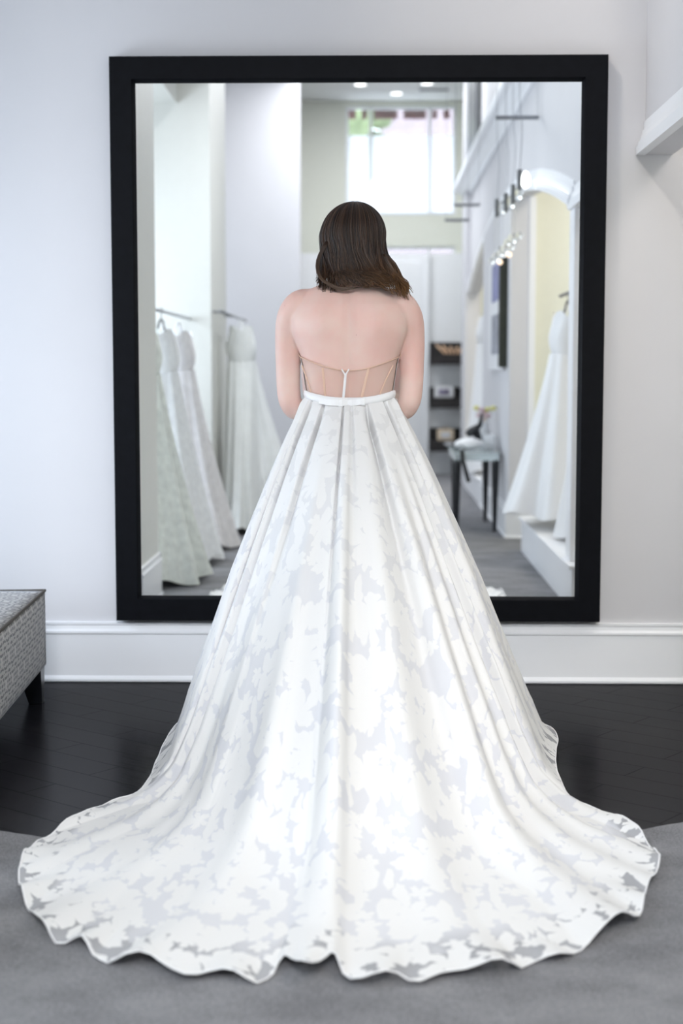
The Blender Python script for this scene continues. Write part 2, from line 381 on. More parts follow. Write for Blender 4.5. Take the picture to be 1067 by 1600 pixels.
def tube(bm, pts, rad, seg=8, cap=True, flat=1.0, mi=0, up=Vector((0, 0, 1))):
    pts = [Vector(p) for p in pts]
    n = len(pts)
    if not hasattr(rad, '__len__'): rad = [rad] * n
    rings = []; side = None
    for i, p in enumerate(pts):
        t = (pts[min(i + 1, n - 1)] - pts[max(i - 1, 0)]).normalized()
        if side is None:
            side = t.cross(up)
            if side.length < 1e-3: side = t.cross(Vector((1, 0, 0)))
        side = (side - t * side.dot(t)).normalized()
        b = t.cross(side)
        rr = rad[i]
        ra, rb = (rr if hasattr(rr, '__len__') else (rr, rr * flat))
        rings.append([bm.verts.new(p + side * math.cos(a) * ra + b * math.sin(a) * rb) for a in [2 * math.pi * k / seg for k in range(seg)]])
    for i in range(n - 1):
        for k in range(seg):
            f = bm.faces.new((rings[i][k], rings[i][(k + 1) % seg], rings[i + 1][(k + 1) % seg], rings[i + 1][k])); f.material_index = mi
    if cap:
        bm.faces.new(rings[0][::-1]).material_index = mi; bm.faces.new(rings[-1]).material_index = mi
    return bm

def ball(bm, c, r, seg=16, rings=10, mi=0):
    r = r if hasattr(r, '__len__') else (r, r, r)
    res = bmesh.ops.create_uvsphere(bm, u_segments=seg, v_segments=rings, radius=1, matrix=Matrix.Translation(c) @ Matrix.Diagonal((*r, 1)))
    for v in res['verts']:
        for f in v.link_faces: f.material_index = mi
    return bm

def lathe(bm, c, prof, seg=24, mi=0):
    rings = [[bm.verts.new((c[0] + r * math.cos(2 * math.pi * k / seg), c[1] + r * math.sin(2 * math.pi * k / seg), c[2] + z)) for k in range(seg)] for r, z in prof]
    for i in range(len(rings) - 1):
        for k in range(seg):
            bm.faces.new((rings[i][k], rings[i][(k + 1) % seg], rings[i + 1][(k + 1) % seg], rings[i + 1][k])).material_index = mi
    bm.faces.new(rings[0][::-1]); bm.faces.new(rings[-1])
    return bm

def sweep(bm, path, prof, nrm):
    """sweep a profile [(out, up)] along path of (point, up-vector); nrm = outward direction"""
    rings = []
    for p, u in path:
        rings.append([bm.verts.new(Vector(p) + Vector(nrm) * a + Vector(u) * b) for a, b in prof])
    for i in range(len(rings) - 1):
        for k in range(len(prof) - 1):
            bm.faces.new((rings[i][k], rings[i][k + 1], rings[i + 1][k + 1], rings[i + 1][k]))
    bm.faces.new(rings[0]); bm.faces.new(rings[-1][::-1])
    bmesh.ops.recalc_face_normals(bm, faces=bm.faces)
    return bm

def crom(P, n):
    """catmull-rom through points P, n samples"""
    P = [Vector(p) for p in P]; Q = [P[0] * 2 - P[1]] + P + [P[-1] * 2 - P[-2]]
    out = []
    for i in range(n):
        t = i / (n - 1) * (len(P) - 1); k = min(int(t), len(P) - 2); f = t - k
        a, b, c, d = Q[k:k + 4]
        out.append(0.5 * ((2 * b) + (c - a) * f + (2 * a - 5 * b + 4 * c - d) * f * f + (3 * b - a - 3 * c + d) * f ** 3))
    return out

# ================================================================ THE ROOM
CEIL = 4.32
struct('wall_back', B(-3.2, 3.2, 5.85, 6.0, 0, CEIL), M['wall'])
struct('floor', B(-3.2, 3.2, -6.9, 5.85, -0.06, 0.0), M['wood'])
struct('ceiling', B(-3.2, 3.2, -6.9, 6.0, CEIL, CEIL + 0.1), M['ceiling'])
struct('wall_left', B(-3.2, -3.05, -6.9, 5.85, 0, CEIL), M['wall'])
struct('wall_alcove_right', B(2.4, 2.55, -6.9, 5.85, 0, CEIL), M['cream'])

# carpet with a round cut-out where the wood floor shows
CX, CY, CR = -0.17, 5.53, 1.83
bm = bmesh.new()
def rect_hit(a):
    dx, dy = math.cos(a), math.sin(a); t = 1e9
    if dx > 1e-6: t = min(t, (3.0 - CX) / dx)
    if dx < -1e-6: t = min(t, (-3.04 - CX) / dx)
    if dy > 1e-6: t = min(t, (5.84 - CY) / dy)
    if dy < -1e-6: t = min(t, (-6.55 - CY) / dy)
    return t
prev = None
NA = 720
for i in range(NA + 1):
    a = math.pi * 0.5 + 2 * math.pi * i / NA
    ro = rect_hit(a)
    if ro <= CR + 0.01:
        prev = None; continue
    rr = CR + 0.006 * noise.noise(Vector((math.cos(a) * 40, math.sin(a) * 40, 0)))
    q = []
    for r_, z_ in ((rr, 0.0005), (rr + 0.002, 0.009), (ro, 0.009)):
        q.append(bm.verts.new((CX + r_ * math.cos(a), CY + r_ * math.sin(a), z_)))
    if prev:
        for k in range(2): bm.faces.new((prev[k], prev[k + 1], q[k + 1], q[k]))
    prev = q
bmesh.ops.recalc_face_normals(bm, faces=bm.faces)
o = struct('floor_carpet', bm, M['carpet'])

# ---- right wall: flat opening, big segmental arch filled by a centre wall
def zarch(y):
    return 2.0 + 0.43 * (1 - ((y + 0.2) / 4.1) ** 2)
bm = bmesh.new()
XW0, XW1 = 1.0175, 1.12
box(bm, XW0, XW1, 3.93, 5.85, 2.0, CEIL)
ys = np.linspace(-4.32, 3.75, 40)
def strip(bm, ys, zf, x0, x1, ztop):
    ring = [[bm.verts.new((x, y, z)) for (x, z) in ((x0, zf(y)), (x0, ztop), (x1, ztop), (x1, zf(y)))] for y in ys]
    for i in range(len(ring) - 1):
        for k in range(4):
            bm.faces.new((ring[i][k], ring[i][(k + 1) % 4], ring[i + 1][(k + 1) % 4], ring[i + 1][k]))
    bm.faces.new(ring[0]); bm.faces.new(ring[-1])
strip(bm, ys, zarch, XW0, XW1, CEIL)
box(bm, XW0, XW1, 3.75, 3.93, 2.0, CEIL)
box(bm, 0.965, XW1, -5.0, -4.32, 0, CEIL)
bmesh.ops.recalc_face_normals(bm, faces=bm.faces)
struct('wall_right', bm, M['wall'])
# centre wall under the arch
bm = bmesh.new()
ring = []
for y in np.linspace(-1.95, 0.72, 16):
    ring.append([bm.verts.new(p) for p in ((0.975, y, 0), (0.975, y, zarch(y) + .01), (XW1, y, zarch(y) + .01), (XW1, y, 0))])
for i in range(15):
    for k in range(4):
        bm.faces.new((ring[i][k], ring[i][(k + 1) % 4], ring[i + 1][(k + 1) % 4], ring[i + 1][k]))
bm.faces.new(ring[0]); bm.faces.new(ring[-1])
bmesh.ops.recalc_face_normals(bm, faces=bm.faces)
struct('wall_right_centre', bm, M['wall'])
# column on the plinth between the flat opening and the arch
bm = bmesh.new(); box(bm, 1.0, 1.12, 3.75, 3.93, 0.24, 2.0, 0.004)
struct('trim_1', bm, M['trim'])
# arch and impost moulding
prof = [(0.0, 0.0), (0.035, 0.0), (0.035, 0.03), (0.028, 0.034), (0.028, 0.048), (0.020, 0.055), (0.014, 0.075), (0.012, 0.09), (0.006, 0.094), (0.006, 0.122), (0.0, 0.126)]
path = []
for y in np.linspace(-4.32, 3.75, 70):
    sl = -0.86 * (y + 0.2) / 4.1 ** 2 * 1.0
    u = Vector((0, -sl, 1)).normalized()
    path.append((Vector((XW0, y, zarch(y))), u))
path.append((Vector((XW0, 3.80, 1.998)), Vector((0, 0, 1))))
path.append((Vector((XW0, 5.849, 1.998)), Vector((0, 0, 1))))
struct('trim_2', sweep(bmesh.new(), path, prof, (-1, 0, 0)), M['trim'])
# crown moulding
prof = [(0, 0), (0.02, 0), (0.03, 0.03), (0.06, 0.05), (0.10, 0.075), (0.14, 0.085), (0.155, 0.10), (0.155, 0.14), (0, 0.14)]
struct('trim_3', sweep(bmesh.new(), [(Vector((XW0, y, 2.99)), Vector((0, 0, 1))) for y in (-4.95, 5.849)], prof, (-1, 0, 0)), M['trim'])
# niche end walls and corner strips
struct('wall_niche_end', B(1.12, 2.4, 0.50, 0.64, 0, CEIL), M['cream'])
struct('trim_4', B(1.105, 1.15, 0.64, 0.735, 0.0, zarch(0.7) - .0), M['trim'])
struct('wall_niche_far', B(1.12, 2.4, -2.06, -1.95, 0, CEIL), M['cream'])
struct('wall_niche_far_end', B(1.12, 2.4, -5.0, -4.86, 0, CEIL), M['cream'])
# plinths (window seats) in the arches
def plinth(n, x0, y0, y1):
    bm = bmesh.new(); box(bm, x0, 2.4, y0, y1, 0, 0.222); box(bm, x0 - 0.018, 2.4, y0 - 0.01, y1 + 0.018, 0.222, 0.24, 0.003)
    struct(n, bm, M['trim'])
plinth('trim_5', 0.99, 1.52, 4.10)
plinth('trim_6', 0.955, -4.31, -1.95)
# baseboards
BPROF = [(0, 0), (0.019, 0), (0.019, 0.004), (0.026, 0.004), (0.026, 0.012), (0.019, 0.022), (0.016, 0.024), (0.016, 0.186), (0.022, 0.190), (0.022, 0.198), (0.014, 0.206), (0.012, 0.220), (0.016, 0.224), (0.016, 0.232), (0, 0.234)]
def baseboard(n, p0, p1, nrm):
    struct(n, sweep(bmesh.new(), [(Vector((*p0, 0)), Vector((0, 0, 1))), (Vector((*p1, 0)), Vector((0, 0, 1)))], BPROF, nrm), M['trim'])
baseboard('baseboard_back', (-3.04, 5.85), (2.4, 5.85), (0, -1, 0))
bm = bmesh.new()
up = Vector((0, 0, 1))
sweep(bm, [(Vector((0.975, -1.95, 0)), up), (Vector((0.975, 0.72, 0)), up)], BPROF, (-1, 0, 0))
sweep(bm, [(Vector((0.953, 0.72, 0)), up), (Vector((1.11, 0.72, 0)), up)], BPROF, (0, 1, 0))
struct('baseboard_right', bm, M['trim'])
# left piers
def pier(n, x0, x1, y0, y1, m):
    struct(n, B(x0, x1, y0, y1, 0, CEIL), m)
pier('wall_left_pier', -1.55, -1.135, 3.53, 4.42, M['beige'])
pier('wall_left_divider', -3.05, -1.135, -0.42, 0.73, M['beige'])
pier('wall_left_end', -3.05, -0.765, -5.05, -4.85, M['wall'])
bm = bmesh.new()
sweep(bm, [(Vector((-1.135, 3.515, 0)), up), (Vector((-1.135, 4.21, 0)), up)], BPROF, (1, 0, 0))
sweep(bm, [(Vector((-1.55, 3.53, 0)), up), (Vector((-1.118, 3.53, 0)), up)], BPROF, (0, -1, 0))
sweep(bm, [(Vector((-1.135, -0.42, 0)), up), (Vector((-1.135, 0.73, 0)), up)], BPROF, (1, 0, 0))
struct('baseboard_left', bm, M['trim'])
# soffits over the left alcoves
struct('trim_7', B(-3.05, -1.36, 0.73, 3.53, 3.05, CEIL), M['beige'])

# ---- street end: wall with the big window
YF = -6.6
bm = bmesh.new()
box(bm, -3.05, -0.31, YF - 0.15, YF, 0, CEIL)
box(bm, 0.98, 2.4, YF - 0.15, YF, 0, CEIL)
box(bm, -0.31, 0.98, YF - 0.15, YF, 2.645, 3.01)
box(bm, -0.31, 0.98, YF - 0.15, YF, 4.262, CEIL)
box(bm, -0.31, 0.98, YF - 0.15, YF, 0, 2.3)
struct('wall_front', bm, M['cream'])
win = bmesh.new()
for (z0, z1) in ((3.01, 4.262), (2.3, 2.645)):
    for x in (-0.31, -0.035, 0.655, 0.945):
        box(win, x, x + 0.035, YF - 0.10, YF - 0.04, z0, z1)
    box(win, -0.31, 0.98, YF - 0.099, YF - 0.041, z0, z0 + 0.03); box(win, -0.31, 0.98, YF - 0.099, YF - 0.041, z1 - 0.03, z1)
w = struct('window_1', win, M['white'])
g = bmesh.new(); box(g, -0.30, 0.97, YF - 0.075, YF - 0.069, 2.32, 2.64); box(g, -0.30, 0.97, YF - 0.075, YF - 0.069, 3.02, 4.25)
link('window_pane', g, M['windowglass'], w)
for i, (xa, xb) in enumerate(((-0.272, -0.04), (0.005, 0.65), (0.695, 0.942))):
    bm = B(xa, xb, YF - 0.035, YF - 0.031, 3.02, 3.925)
    s = link('roller_shade', bm, M['shade']); tag(s, ['left narrow white shade drawn halfway up the high window', 'wide middle white shade glowing in the high window', 'right narrow white shade of the high window'][i], 'window shade', 'shades in the high window')
# white display partition before the street wall
bm = bmesh.new(); box(bm, -0.95, 0.62, -6.02, -5.95, 0, 2.516); 
pt = link('display_partition', bm, M['white']); tag(pt, 'tall plain white partition panel in front of the street window', 'partition')
bm = bmesh.new(); box(bm, 0.0, 0.56, -5.95, -5.935, 0.05, 2.42, 0.004); link('panel', bm, M['white'], pt)
bm = bmesh.new(); box(bm, 0.62, 2.35, -6.02, -5.97, 0, 2.516); box(bm, 0.60, 0.65, -6.03, -5.90, 0, 2.52)
pt2 = link('shelf_wall', bm, M['white']); tag(pt2, 'white panelled display wall behind three black shelves', 'partition')
# three black shelf boxes
SHELF = []
for i, (z0, z1, w_) in enumerate(((1.26, 1.515, 'topmost'), (0.77, 1.004, 'middle'), (0.284, 0.542, 'lowest'))):
    bm = bmesh.new(); y0 = -5.97
    box(bm, 0.66, 1.30, y0, y0 + 0.02, z0, z1)
    box(bm, 0.66, 1.30, y0 + 0.02, y0 + 0.24, z0 + 0.10, z0 + 0.118, 0.002)
    s = link('display_shelf', bm, M['espresso']); tag(s, f'{w_} of the three black wall shelves holding small accessories', 'shelf', 'black wall shelves')
    bm = bmesh.new(); box(bm, 0.66, 1.30, y0 + 0.24, y0 + 0.255, z0, z0 + 0.118); link('front_rail', bm, M['espresso'], s)
    SHELF.append((z0 + 0.118, y0 + 0.13))
# things on the shelves
def purse(x, y, z, w, h, d, m, label, pic=None):
    t = thing('clutch_bag', label, 'bag', (x, y, z), 'accessories on the black shelves')
    link('body', B(x - w / 2, x + w / 2, y - d / 2, y + d / 2, z, z + h, 0.012), m, t)
    bm = bmesh.new(); box(bm, x - w * .28, x + w * .28, y + d / 2, y + d / 2 + .004, z + h * .25, z + h * .75, .001); link('flap', bm, pic or m, t)
    bm = tube(bmesh.new(), [(x - w * .3, y, z + h), (x, y, z + h + .03), (x + w * .3, y, z + h)], .004, 6); link('handle', bm, m, t)
z, y = SHELF[0]
bm = bmesh.new()
for k in range(5):
    a = -0.9 + k * 0.45
    tube(bm, [(0.83 + .04 * k, y + .04, z), (0.81 + .04 * k + .05 * math.sin(a), y + .04, z + .06), (0.80 + .045 * k + .1 * math.sin(a), y + .04, z + .11 - .012 * k)], [(.03, .012), (.034, .014), (.012, .008)], 8)
hp = link('hair_piece', bm, mat('peach_satin', (0.9, 0.62, 0.42), 0.5, noise_amt=.1)); tag(hp, 'peach and white hair piece on the topmost black shelf', 'hair piece')
z, y = SHELF[1]; purse(0.82, y, z, .22, .13, .05, M['pagewhite'], 'pale clutch bag with a dark print on the middle shelf', M['purple'])
bm = B(1.02, 1.12, y - .03, y + .05, z, z + .2, .01); o = link('box', bm, M['white']); tag(o, 'upright white box at the right end of the middle shelf', 'box')
z, y = SHELF[2]; purse(0.84, y, z, .19, .13, .05, M['tan'], 'tan clutch bag with a pale front on the lowest shelf', M['pagewhite'])
bm = ball(bmesh.new(), (0.87, y + .145, z - .03), (.055, .01, .018)); o = link('shelf_tag', bm, M['pagewhite']); tag(o, 'small oval tag on the front of the lowest black shelf', 'tag')

# exterior beyond the high window
struct('floor_street', B(-12, 12, -26, -6.76, -0.3, -0.1), M['concrete'])
bm = bmesh.new(); box(bm, 0.15, 9, -22, -16, -0.1, 9.2)
bd = thing('brick_building', 'pinkish brick building across the street seen above the shades', 'building', (1, -16, -0.1))
link('facade', bm, M['brick'], bd)
bm = bmesh.new()
for x in (0.3, 2.1, 3.9, 5.7): box(bm, x, x + 1.1, -16, -15.94, 6.0, 7.6)
link('window_row', bm, M['slat'], bd)
# brick-coloured awning panels just outside the top of the window
aw = thing('awning', 'dark red awning band hanging outside the top of the high window', 'awning', (0.3, -6.95, 4.2))
for xa, xb in ((-0.28, -0.19), (-0.12, -0.06), (0.02, 0.30), (0.37, 0.64), (0.71, 0.77), (0.84, 0.92)):
    link('panel', B(xa, xb, -6.95, -6.90, 4.165, 4.34), M['redbrick'], aw)
link('rail', B(-0.5, 1.2, -6.97, -6.93, 4.34, 4.40), M['white'], aw)
tree = thing('street_tree', 'bright green tree across the street behind the high window', 'tree', (-0.9, -13, -0.1))
bm = bmesh.new(); rnd = random.Random(3)
for k in range(16):
    ball(bm, (-0.75 + rnd.uniform(-.8, .9), -13 + rnd.uniform(-.5, .5), 5.3 + rnd.uniform(-.9, .75)), rnd.uniform(.35, .6), 12, 8)
for v in bm.verts: v.co += v.normal * 0 + Vector(noise.noise_vector(v.co * 3)) * .15
link('crown', bm, M['leaf'], tree, True)
link('trunk', tube(bmesh.new(), [(-.8, -13, -.1), (-.8, -13, 4.6)], [.14, .09], 10), M['bark'], tree)

# downlights and vent in the far ceiling
for i, (x, y) in enumerate(((0.275, -6.1), (-0.13, -5.55), (0.6, -5.5))):
    bm = lathe(bmesh.new(), (x, y, CEIL - .006), [(0.085, 0), (0.085, .007), (0.06, .007)], 20)
    dl = link('downlight', bm, M['white']); tag(dl, ['recessed round downlight nearest above the high window', 'left of the two nearer round ceiling downlights', 'right of the two nearer round ceiling downlights'][i], 'downlight', 'recessed ceiling downlights')
    link('lens', lathe(bmesh.new(), (x, y, CEIL - .009), [(0.001, 0), (0.062, 0), (0.062, .003), (0.001, .003)], 20), M['downlight'], dl)
bm = bmesh.new(); box(bm, 0.52, 0.86, -5.92, -5.80, CEIL - .008, CEIL)
v = link('ceiling_vent', bm, M['white']); tag(v, 'slim grey slotted air vent in the far ceiling', 'vent')
bm = bmesh.new()
for k in range(4): box(bm, 0.53, 0.85, -5.91 + k * .028, -5.90 + k * .028, CEIL - .012, CEIL - .008)
link('slat', bm, M['slat'], v)
# louvred dark panel high on the right wall beyond the crown moulding
lp = thing('louvre_panel', 'tall dark louvred panel high on the wall above the white cornice', 'shutter', (1.0, -3.8, 3.3))
link('frame', B(0.985, 1.0175, -4.7, -2.95, 3.2, 4.3), M['slat'], lp)
for k in range(6): link('slat', B(0.965, 0.986, -4.6 + k * .28, -4.45 + k * .28, 3.22, 4.28), M['chrome'] if k % 2 else M['slat'], lp)

# ================================================================ THE MIRROR
X0, X1, Z0, Z1 = -0.9745, 0.869, 0.2455, 2.356
mir = thing('wall_mirror', 'huge wall mirror in a wide flat black frame behind the bride', 'mirror', (-0.05, 5.83, Z0))
prof = [(0, 0), (0, 0.052), (0.004, 0.056), (0.082, 0.056), (0.086, 0.050), (0.094, 0.034), (0.094, 0.02), (0.094, 0)]   # (inwards, out of wall)
bm = bmesh.new(); rings = []
for (cx, cz, sx, sz) in ((X0, Z0, 1, 1), (X1, Z0, -1, 1), (X1, Z1, -1, -1), (X0, Z1, 1, -1)):
    rings.append([bm.verts.new((cx + sx * a, 5.849 - b, cz + sz * a)) for a, b in prof])
for i in range(4):
    for k in range(len(prof) - 1):
        bm.faces.new((rings[i][k], rings[i][k + 1], rings[(i + 1) % 4][k + 1], rings[(i + 1) % 4][k]))
bmesh.ops.recalc_face_normals(bm, faces=bm.faces)
link('frame', bm, M['frame'], mir)
bm = B(X0 + .09, X1 - .09, 5.820, 5.826, Z0 + .09, Z1 - .09)
link('mirror_glass', bm, M['mirror'], mir)

# ================================================================ OTTOMAN
ot = thing('ottoman', 'long upholstered ottoman with grey oval pattern and tapered black legs', 'ottoman', (-1.55, 5.12, 0))
def soft_block(w, d, z0, z1, crown, n=14, puff=0.014):
    """rounded cushion block with a UV per face side (metres)"""
    bm = bmesh.new(); uvl = bm.loops.layers.uv.new('UVMap')
    def P(u, v, w_):  # unit cube -1..1
        x, y, z = u * w / 2, v * d / 2, z0 + (w_ + 1) / 2 * (z1 - z0)
        bx = (1 - abs(v) ** 4) * (1 - abs(w_) ** 4); by = (1 - abs(u) ** 4) * (1 - abs(w_) ** 4)
        x += puff * bx * (1 if u > .99 else -1 if u < -.99 else 0); y += puff * by * (1 if v > .99 else -1 if v < -.99 else 0)
        if w_ > .99: z += crown * (1 - u ** 2) * (1 - v ** 2) ** 1
        # pulled-in corners
        return Vector((x, y, z))
    def face(fn, uvf):
        g = [[bm.verts.new(fn(-1 + 2 * i / n, -1 + 2 * j / n)) for j in range(n + 1)] for i in range(n + 1)]
        for i in range(n):
            for j in range(n):
                f = bm.faces.new((g[i][j], g[i + 1][j], g[i + 1][j + 1], g[i][j + 1]))
                for l in f.loops: l[uvl].uv = uvf(l.vert.co)
    face(lambda a, b: P(a, b, 1), lambda c: (c.x, c.y)); face(lambda a, b: P(a, b, -1), lambda c: (c.x, c.y))
    for s in (-1, 1):
        face(lambda a, b, s=s: P(s, a, b), lambda c: (c.y, c.z)); face(lambda a, b, s=s: P(a, s, b), lambda c: (c.x, c.z))
    bmesh.ops.remove_doubles(bm, verts=bm.verts, dist=1e-5)
    bmesh.ops.recalc_face_normals(bm, faces=bm.faces)
    return bm
OW = 0.80
def place(bm):
    mt = Matrix.Translation((-1.553, 4.94, 0)) @ Matrix.Rotation(R(3), 4, 'Z'); bmesh.ops.transform(bm, matrix=mt, verts=bm.verts); return bm
link('seat', place(soft_block(OW, 1.06, 0.135, 0.405, 0.02)), M['ottoman'], ot, True)
bm = bmesh.new(); h = OW / 2; hd = .53
tube(bm, [(-h, -hd, .405), (h, -hd, .405), (h, hd, .405), (-h, hd, .405), (-h, -hd, .405)], .006, 6)
link('piping', place(bm), mat('piping_fabric', (0.07, 0.06, 0.05), 0.8, noise_amt=.1), ot)
for sx_ in (-1, 1):
    for sy_ in (-1, 1):
        bm = bmesh.new(); x = sx_ * (h - .05); y = sy_ * (hd - .05)
        top = [(x - .045, y - .045), (x + .045, y - .045), (x + .045, y + .045), (x - .045, y + .045)]
        ox, oy = x + sx_ * .018, y + sy_ * .018
        bot = [(ox - .024, oy - .024), (ox + .024, oy - .024), (ox + .024, oy + .024), (ox - .024, oy + .024)]
        a = [bm.verts.new((*p, .15)) for p in top]; b = [bm.verts.new((*p, 0.001)) for p in bot]
        for k in range(4): bm.faces.new((a[k], a[(k + 1) % 4], b[(k + 1) % 4], b[k]))
        bm.faces.new(a); bm.faces.new(b[::-1]); bmesh.ops.recalc_face_normals(bm, faces=bm.faces)
        link('leg', place(bm), M['black'], ot)

# ================================================================ THE BRIDE
BX, BY = -0.07, 4.9
bride = thing('person', 'bride seen from behind in a white strapless gown with long train, dark hair', 'person', (BX, BY, 0))

# torso sections: z, centre x, half width, centre y, half depth
TS = [(0.86, 0.0, .185, .012, .125), (0.95, 0, .178, .010, .122), (1.03, 0, .155, .005, .108), (1.08, 0, .139, .002, .098), (1.115, 0, .133, .0, .094), (1.16, 0, .140, .0, .098),
      (1.22, 0, .149, .002, .106), (1.25, 0, .157, .004, .112), (1.28, 0, .170, .006, .117), (1.32, 0, .185, .006, .120), (1.36, 0, .188, .004, .114), (1.40, 0, .176, .002, .101), (1.432, 0, .152, .002, .084),
      (1.455, 0, .130, .003, .068), (1.472, 0.002, .085, .006, .058), (1.49, 0.003, .062, .010, .054), (1.52, 0.004, .054, .018, .052), (1.56, .006, .052, .028, .052)]
TSa = np.array(TS)
def tsec(z):
    return [float(np.interp(z, TSa[:, 0], TSa[:, k])) for k in range(1, 5)]
def tpoint(z, th, off=0.0):
    """th = 0 at the back centre, positive to the right; superellipse"""
    cx, a, cy, b = tsec(z)
    e = 0.86
    c, s = math.cos(th), math.sin(th)
    x = cx + (a + off) * math.copysign(abs(s) ** e, s)
    y = cy - (b + off) * math.copysign(abs(c) ** e, c)
    if c > 0:   # back relief: spine groove, shoulder blades
        g = math.exp(-(x / .018) ** 2) * .011 * (1 if 1.0 < z < 1.46 else 0)
        sb = math.exp(-((abs(x) - .085) / .035) ** 2 - ((z - 1.35) / .055) ** 2) * .017
        fl = math.exp(-((abs(x) - .05) / .025) ** 2 - ((z - 1.15) / .08) ** 2) * .006
        y += g - sb - fl
    else:       # bust
        bu = math.exp(-((abs(x) - .075) / .05) ** 2 - ((z - 1.285) / .055) ** 2) * .055
        y += bu
    return Vector((BX + x, BY + y, z))
def back_at(x, z, off=0.0):
    """point on the back surface at world x"""
    cx, a, cy, b = tsec(z)
    s = max(-.995, min(.995, (x - BX - cx) / (a + off)))
    th = math.asin(math.copysign(abs(s) ** (1 / 0.86), s))
    return tpoint(z, th, off)

def build_body():
    bm = bmesh.new()
    seg = 64
    zs = np.linspace(0.87, 1.555, 60)
    rings = [[bm.verts.new(tpoint(z, 2 * math.pi * k / seg)) for k in range(seg)] for z in zs]
    for i in range(len(rings) - 1):
        for k in range(seg):
            bm.faces.new((rings[i][k], rings[i][(k + 1) % seg], rings[i + 1][(k + 1) % seg], rings[i + 1][k]))
    bm.faces.new(rings[0][::-1]); bm.faces.new(rings[-1])
    def T(P, r, n=14, seg=16, **k):
        pts = crom([(BX + p[0], BY + p[1], p[2]) for p in P], n)
        rr = [np.interp(i / (n - 1) * (len(r) - 1), range(len(r)), r) for i in range(n)]
        tube(bm, pts, rr, seg, **k)
        ball(bm, pts[0], rr[0]); ball(bm, pts[-1], rr[-1])
    # legs, feet (under the gown)
    for s in (-1, 1):
        T([(s * .09, .01, .92), (s * .085, .01, .72), (s * .075, .0, .52), (s * .07, .015, .32), (s * .065, .01, .12)], [.095, .078, .055, .05, .034])
        T([(s * .065, .015, .115), (s * .07, -.03, .10)], [.034, .026], 6)
        T([(s * .067, .0, .10), (s * .075, .06, .06), (s * .08, .13, .025)], [.03, .033, .024], 8, flat=.8)
        T([(s * .07, -.035, .10), (s * .07, -.04, .012)], [.022, .008], 6)
    # head
    hx, hy, hz = .010, .045, 1.612
    ball(bm, (BX + hx, BY + hy - .012, hz + .012), (.075, .092, .100), 28, 20)
    ball(bm, (BX + hx, BY + hy + .022, hz - .045), (.058, .066, .072), 24, 16)
    ball(bm, (BX + hx, BY + hy + .050, hz - .088), (.028, .028, .020), 16, 12)         # chin
    T([(hx, hy + .078, hz + .012), (hx, hy + .096, hz - .018), (hx, hy + .092, hz - .028)], [.008, .013, .014], 7)   # nose
    for s in (-1, 1):
        ball(bm, (BX + hx + s * .033, BY + hy + .066, hz - .022), (.020, .014, .018), 14, 10)   # cheeks
        ball(bm, (BX + hx + s * .030, BY + hy + .072, hz + .028), (.022, .012, .008), 14, 10)   # brows
        ball(bm, (BX + hx + s * .076, BY + hy - .004, hz - .008), (.008, .017, .030), 14, 10)   # ears
    ball(bm, (BX + hx, BY + hy + .083, hz - .056), (.024, .010, .009), 16, 10)
    # arms: shoulder, upper arm, elbow, forearm, wrist, hand in front of the waist
    for s in (-1, 1):
        T([(s * .120, .004, 1.408), (s * .158, .006, 1.400), (s * .184, .022, 1.362), (s * .195, .038, 1.30), (s * .1975, .036, 1.22), (s * .1955, .022, 1.14), (s * .189, .020, 1.098), (s * .172, .05, 1.072), (s * .125, .125, 1.085), (s * .07, .185, 1.105)],
          [.050, .052, .050, .0445, .0400, .0380, .0365, .032, .030, .022], 40, 20)
        # palm and fingers, folded over each other
        wx, wy, wz = s * .065, .188, 1.107
        d = -s
        off = .0 if s < 0 else .024
        T([(wx, wy, wz), (wx + d * .045, wy + .008 + off, wz), (wx + d * .085, wy + .012 + off, wz - .002)], [.024, .029, .027], 8, 14, flat=.5)
        ln = [.060, .070, .065, .050]
        for k in range(4):
            z0 = wz + .024 - k * .0165; x0 = wx + d * .085; y0 = wy + .012 + off
            T([(x0 - d * .01, y0, z0), (x0 + d * ln[k] * .45, y0 + .002, z0 - .003), (x0 + d * ln[k] * .8, y0 - .010, z0 - .006), (x0 + d * ln[k] * .88, y0 - .022, z0 - .008)], [.0088, .0082, .0075, .0065], 9, 8)
        T([(wx + d * .02, wy + .012 + off, wz + .022), (wx + d * .045, wy + .022 + off, wz + .042), (wx + d * .070, wy + .024 + off, wz + .046)], [.012, .0105, .008], 7, 8)
    return bm
o = link('body', build_body(), M['skin'], bride, True)
r_ = o.modifiers.new('remesh', 'REMESH'); r_.mode = 'VOXEL'; r_.voxel_size = 0.0045; r_.use_smooth_shade = True
s_ = o.modifiers.new('smooth', 'SMOOTH'); s_.factor = 0.6; s_.iterations = 5

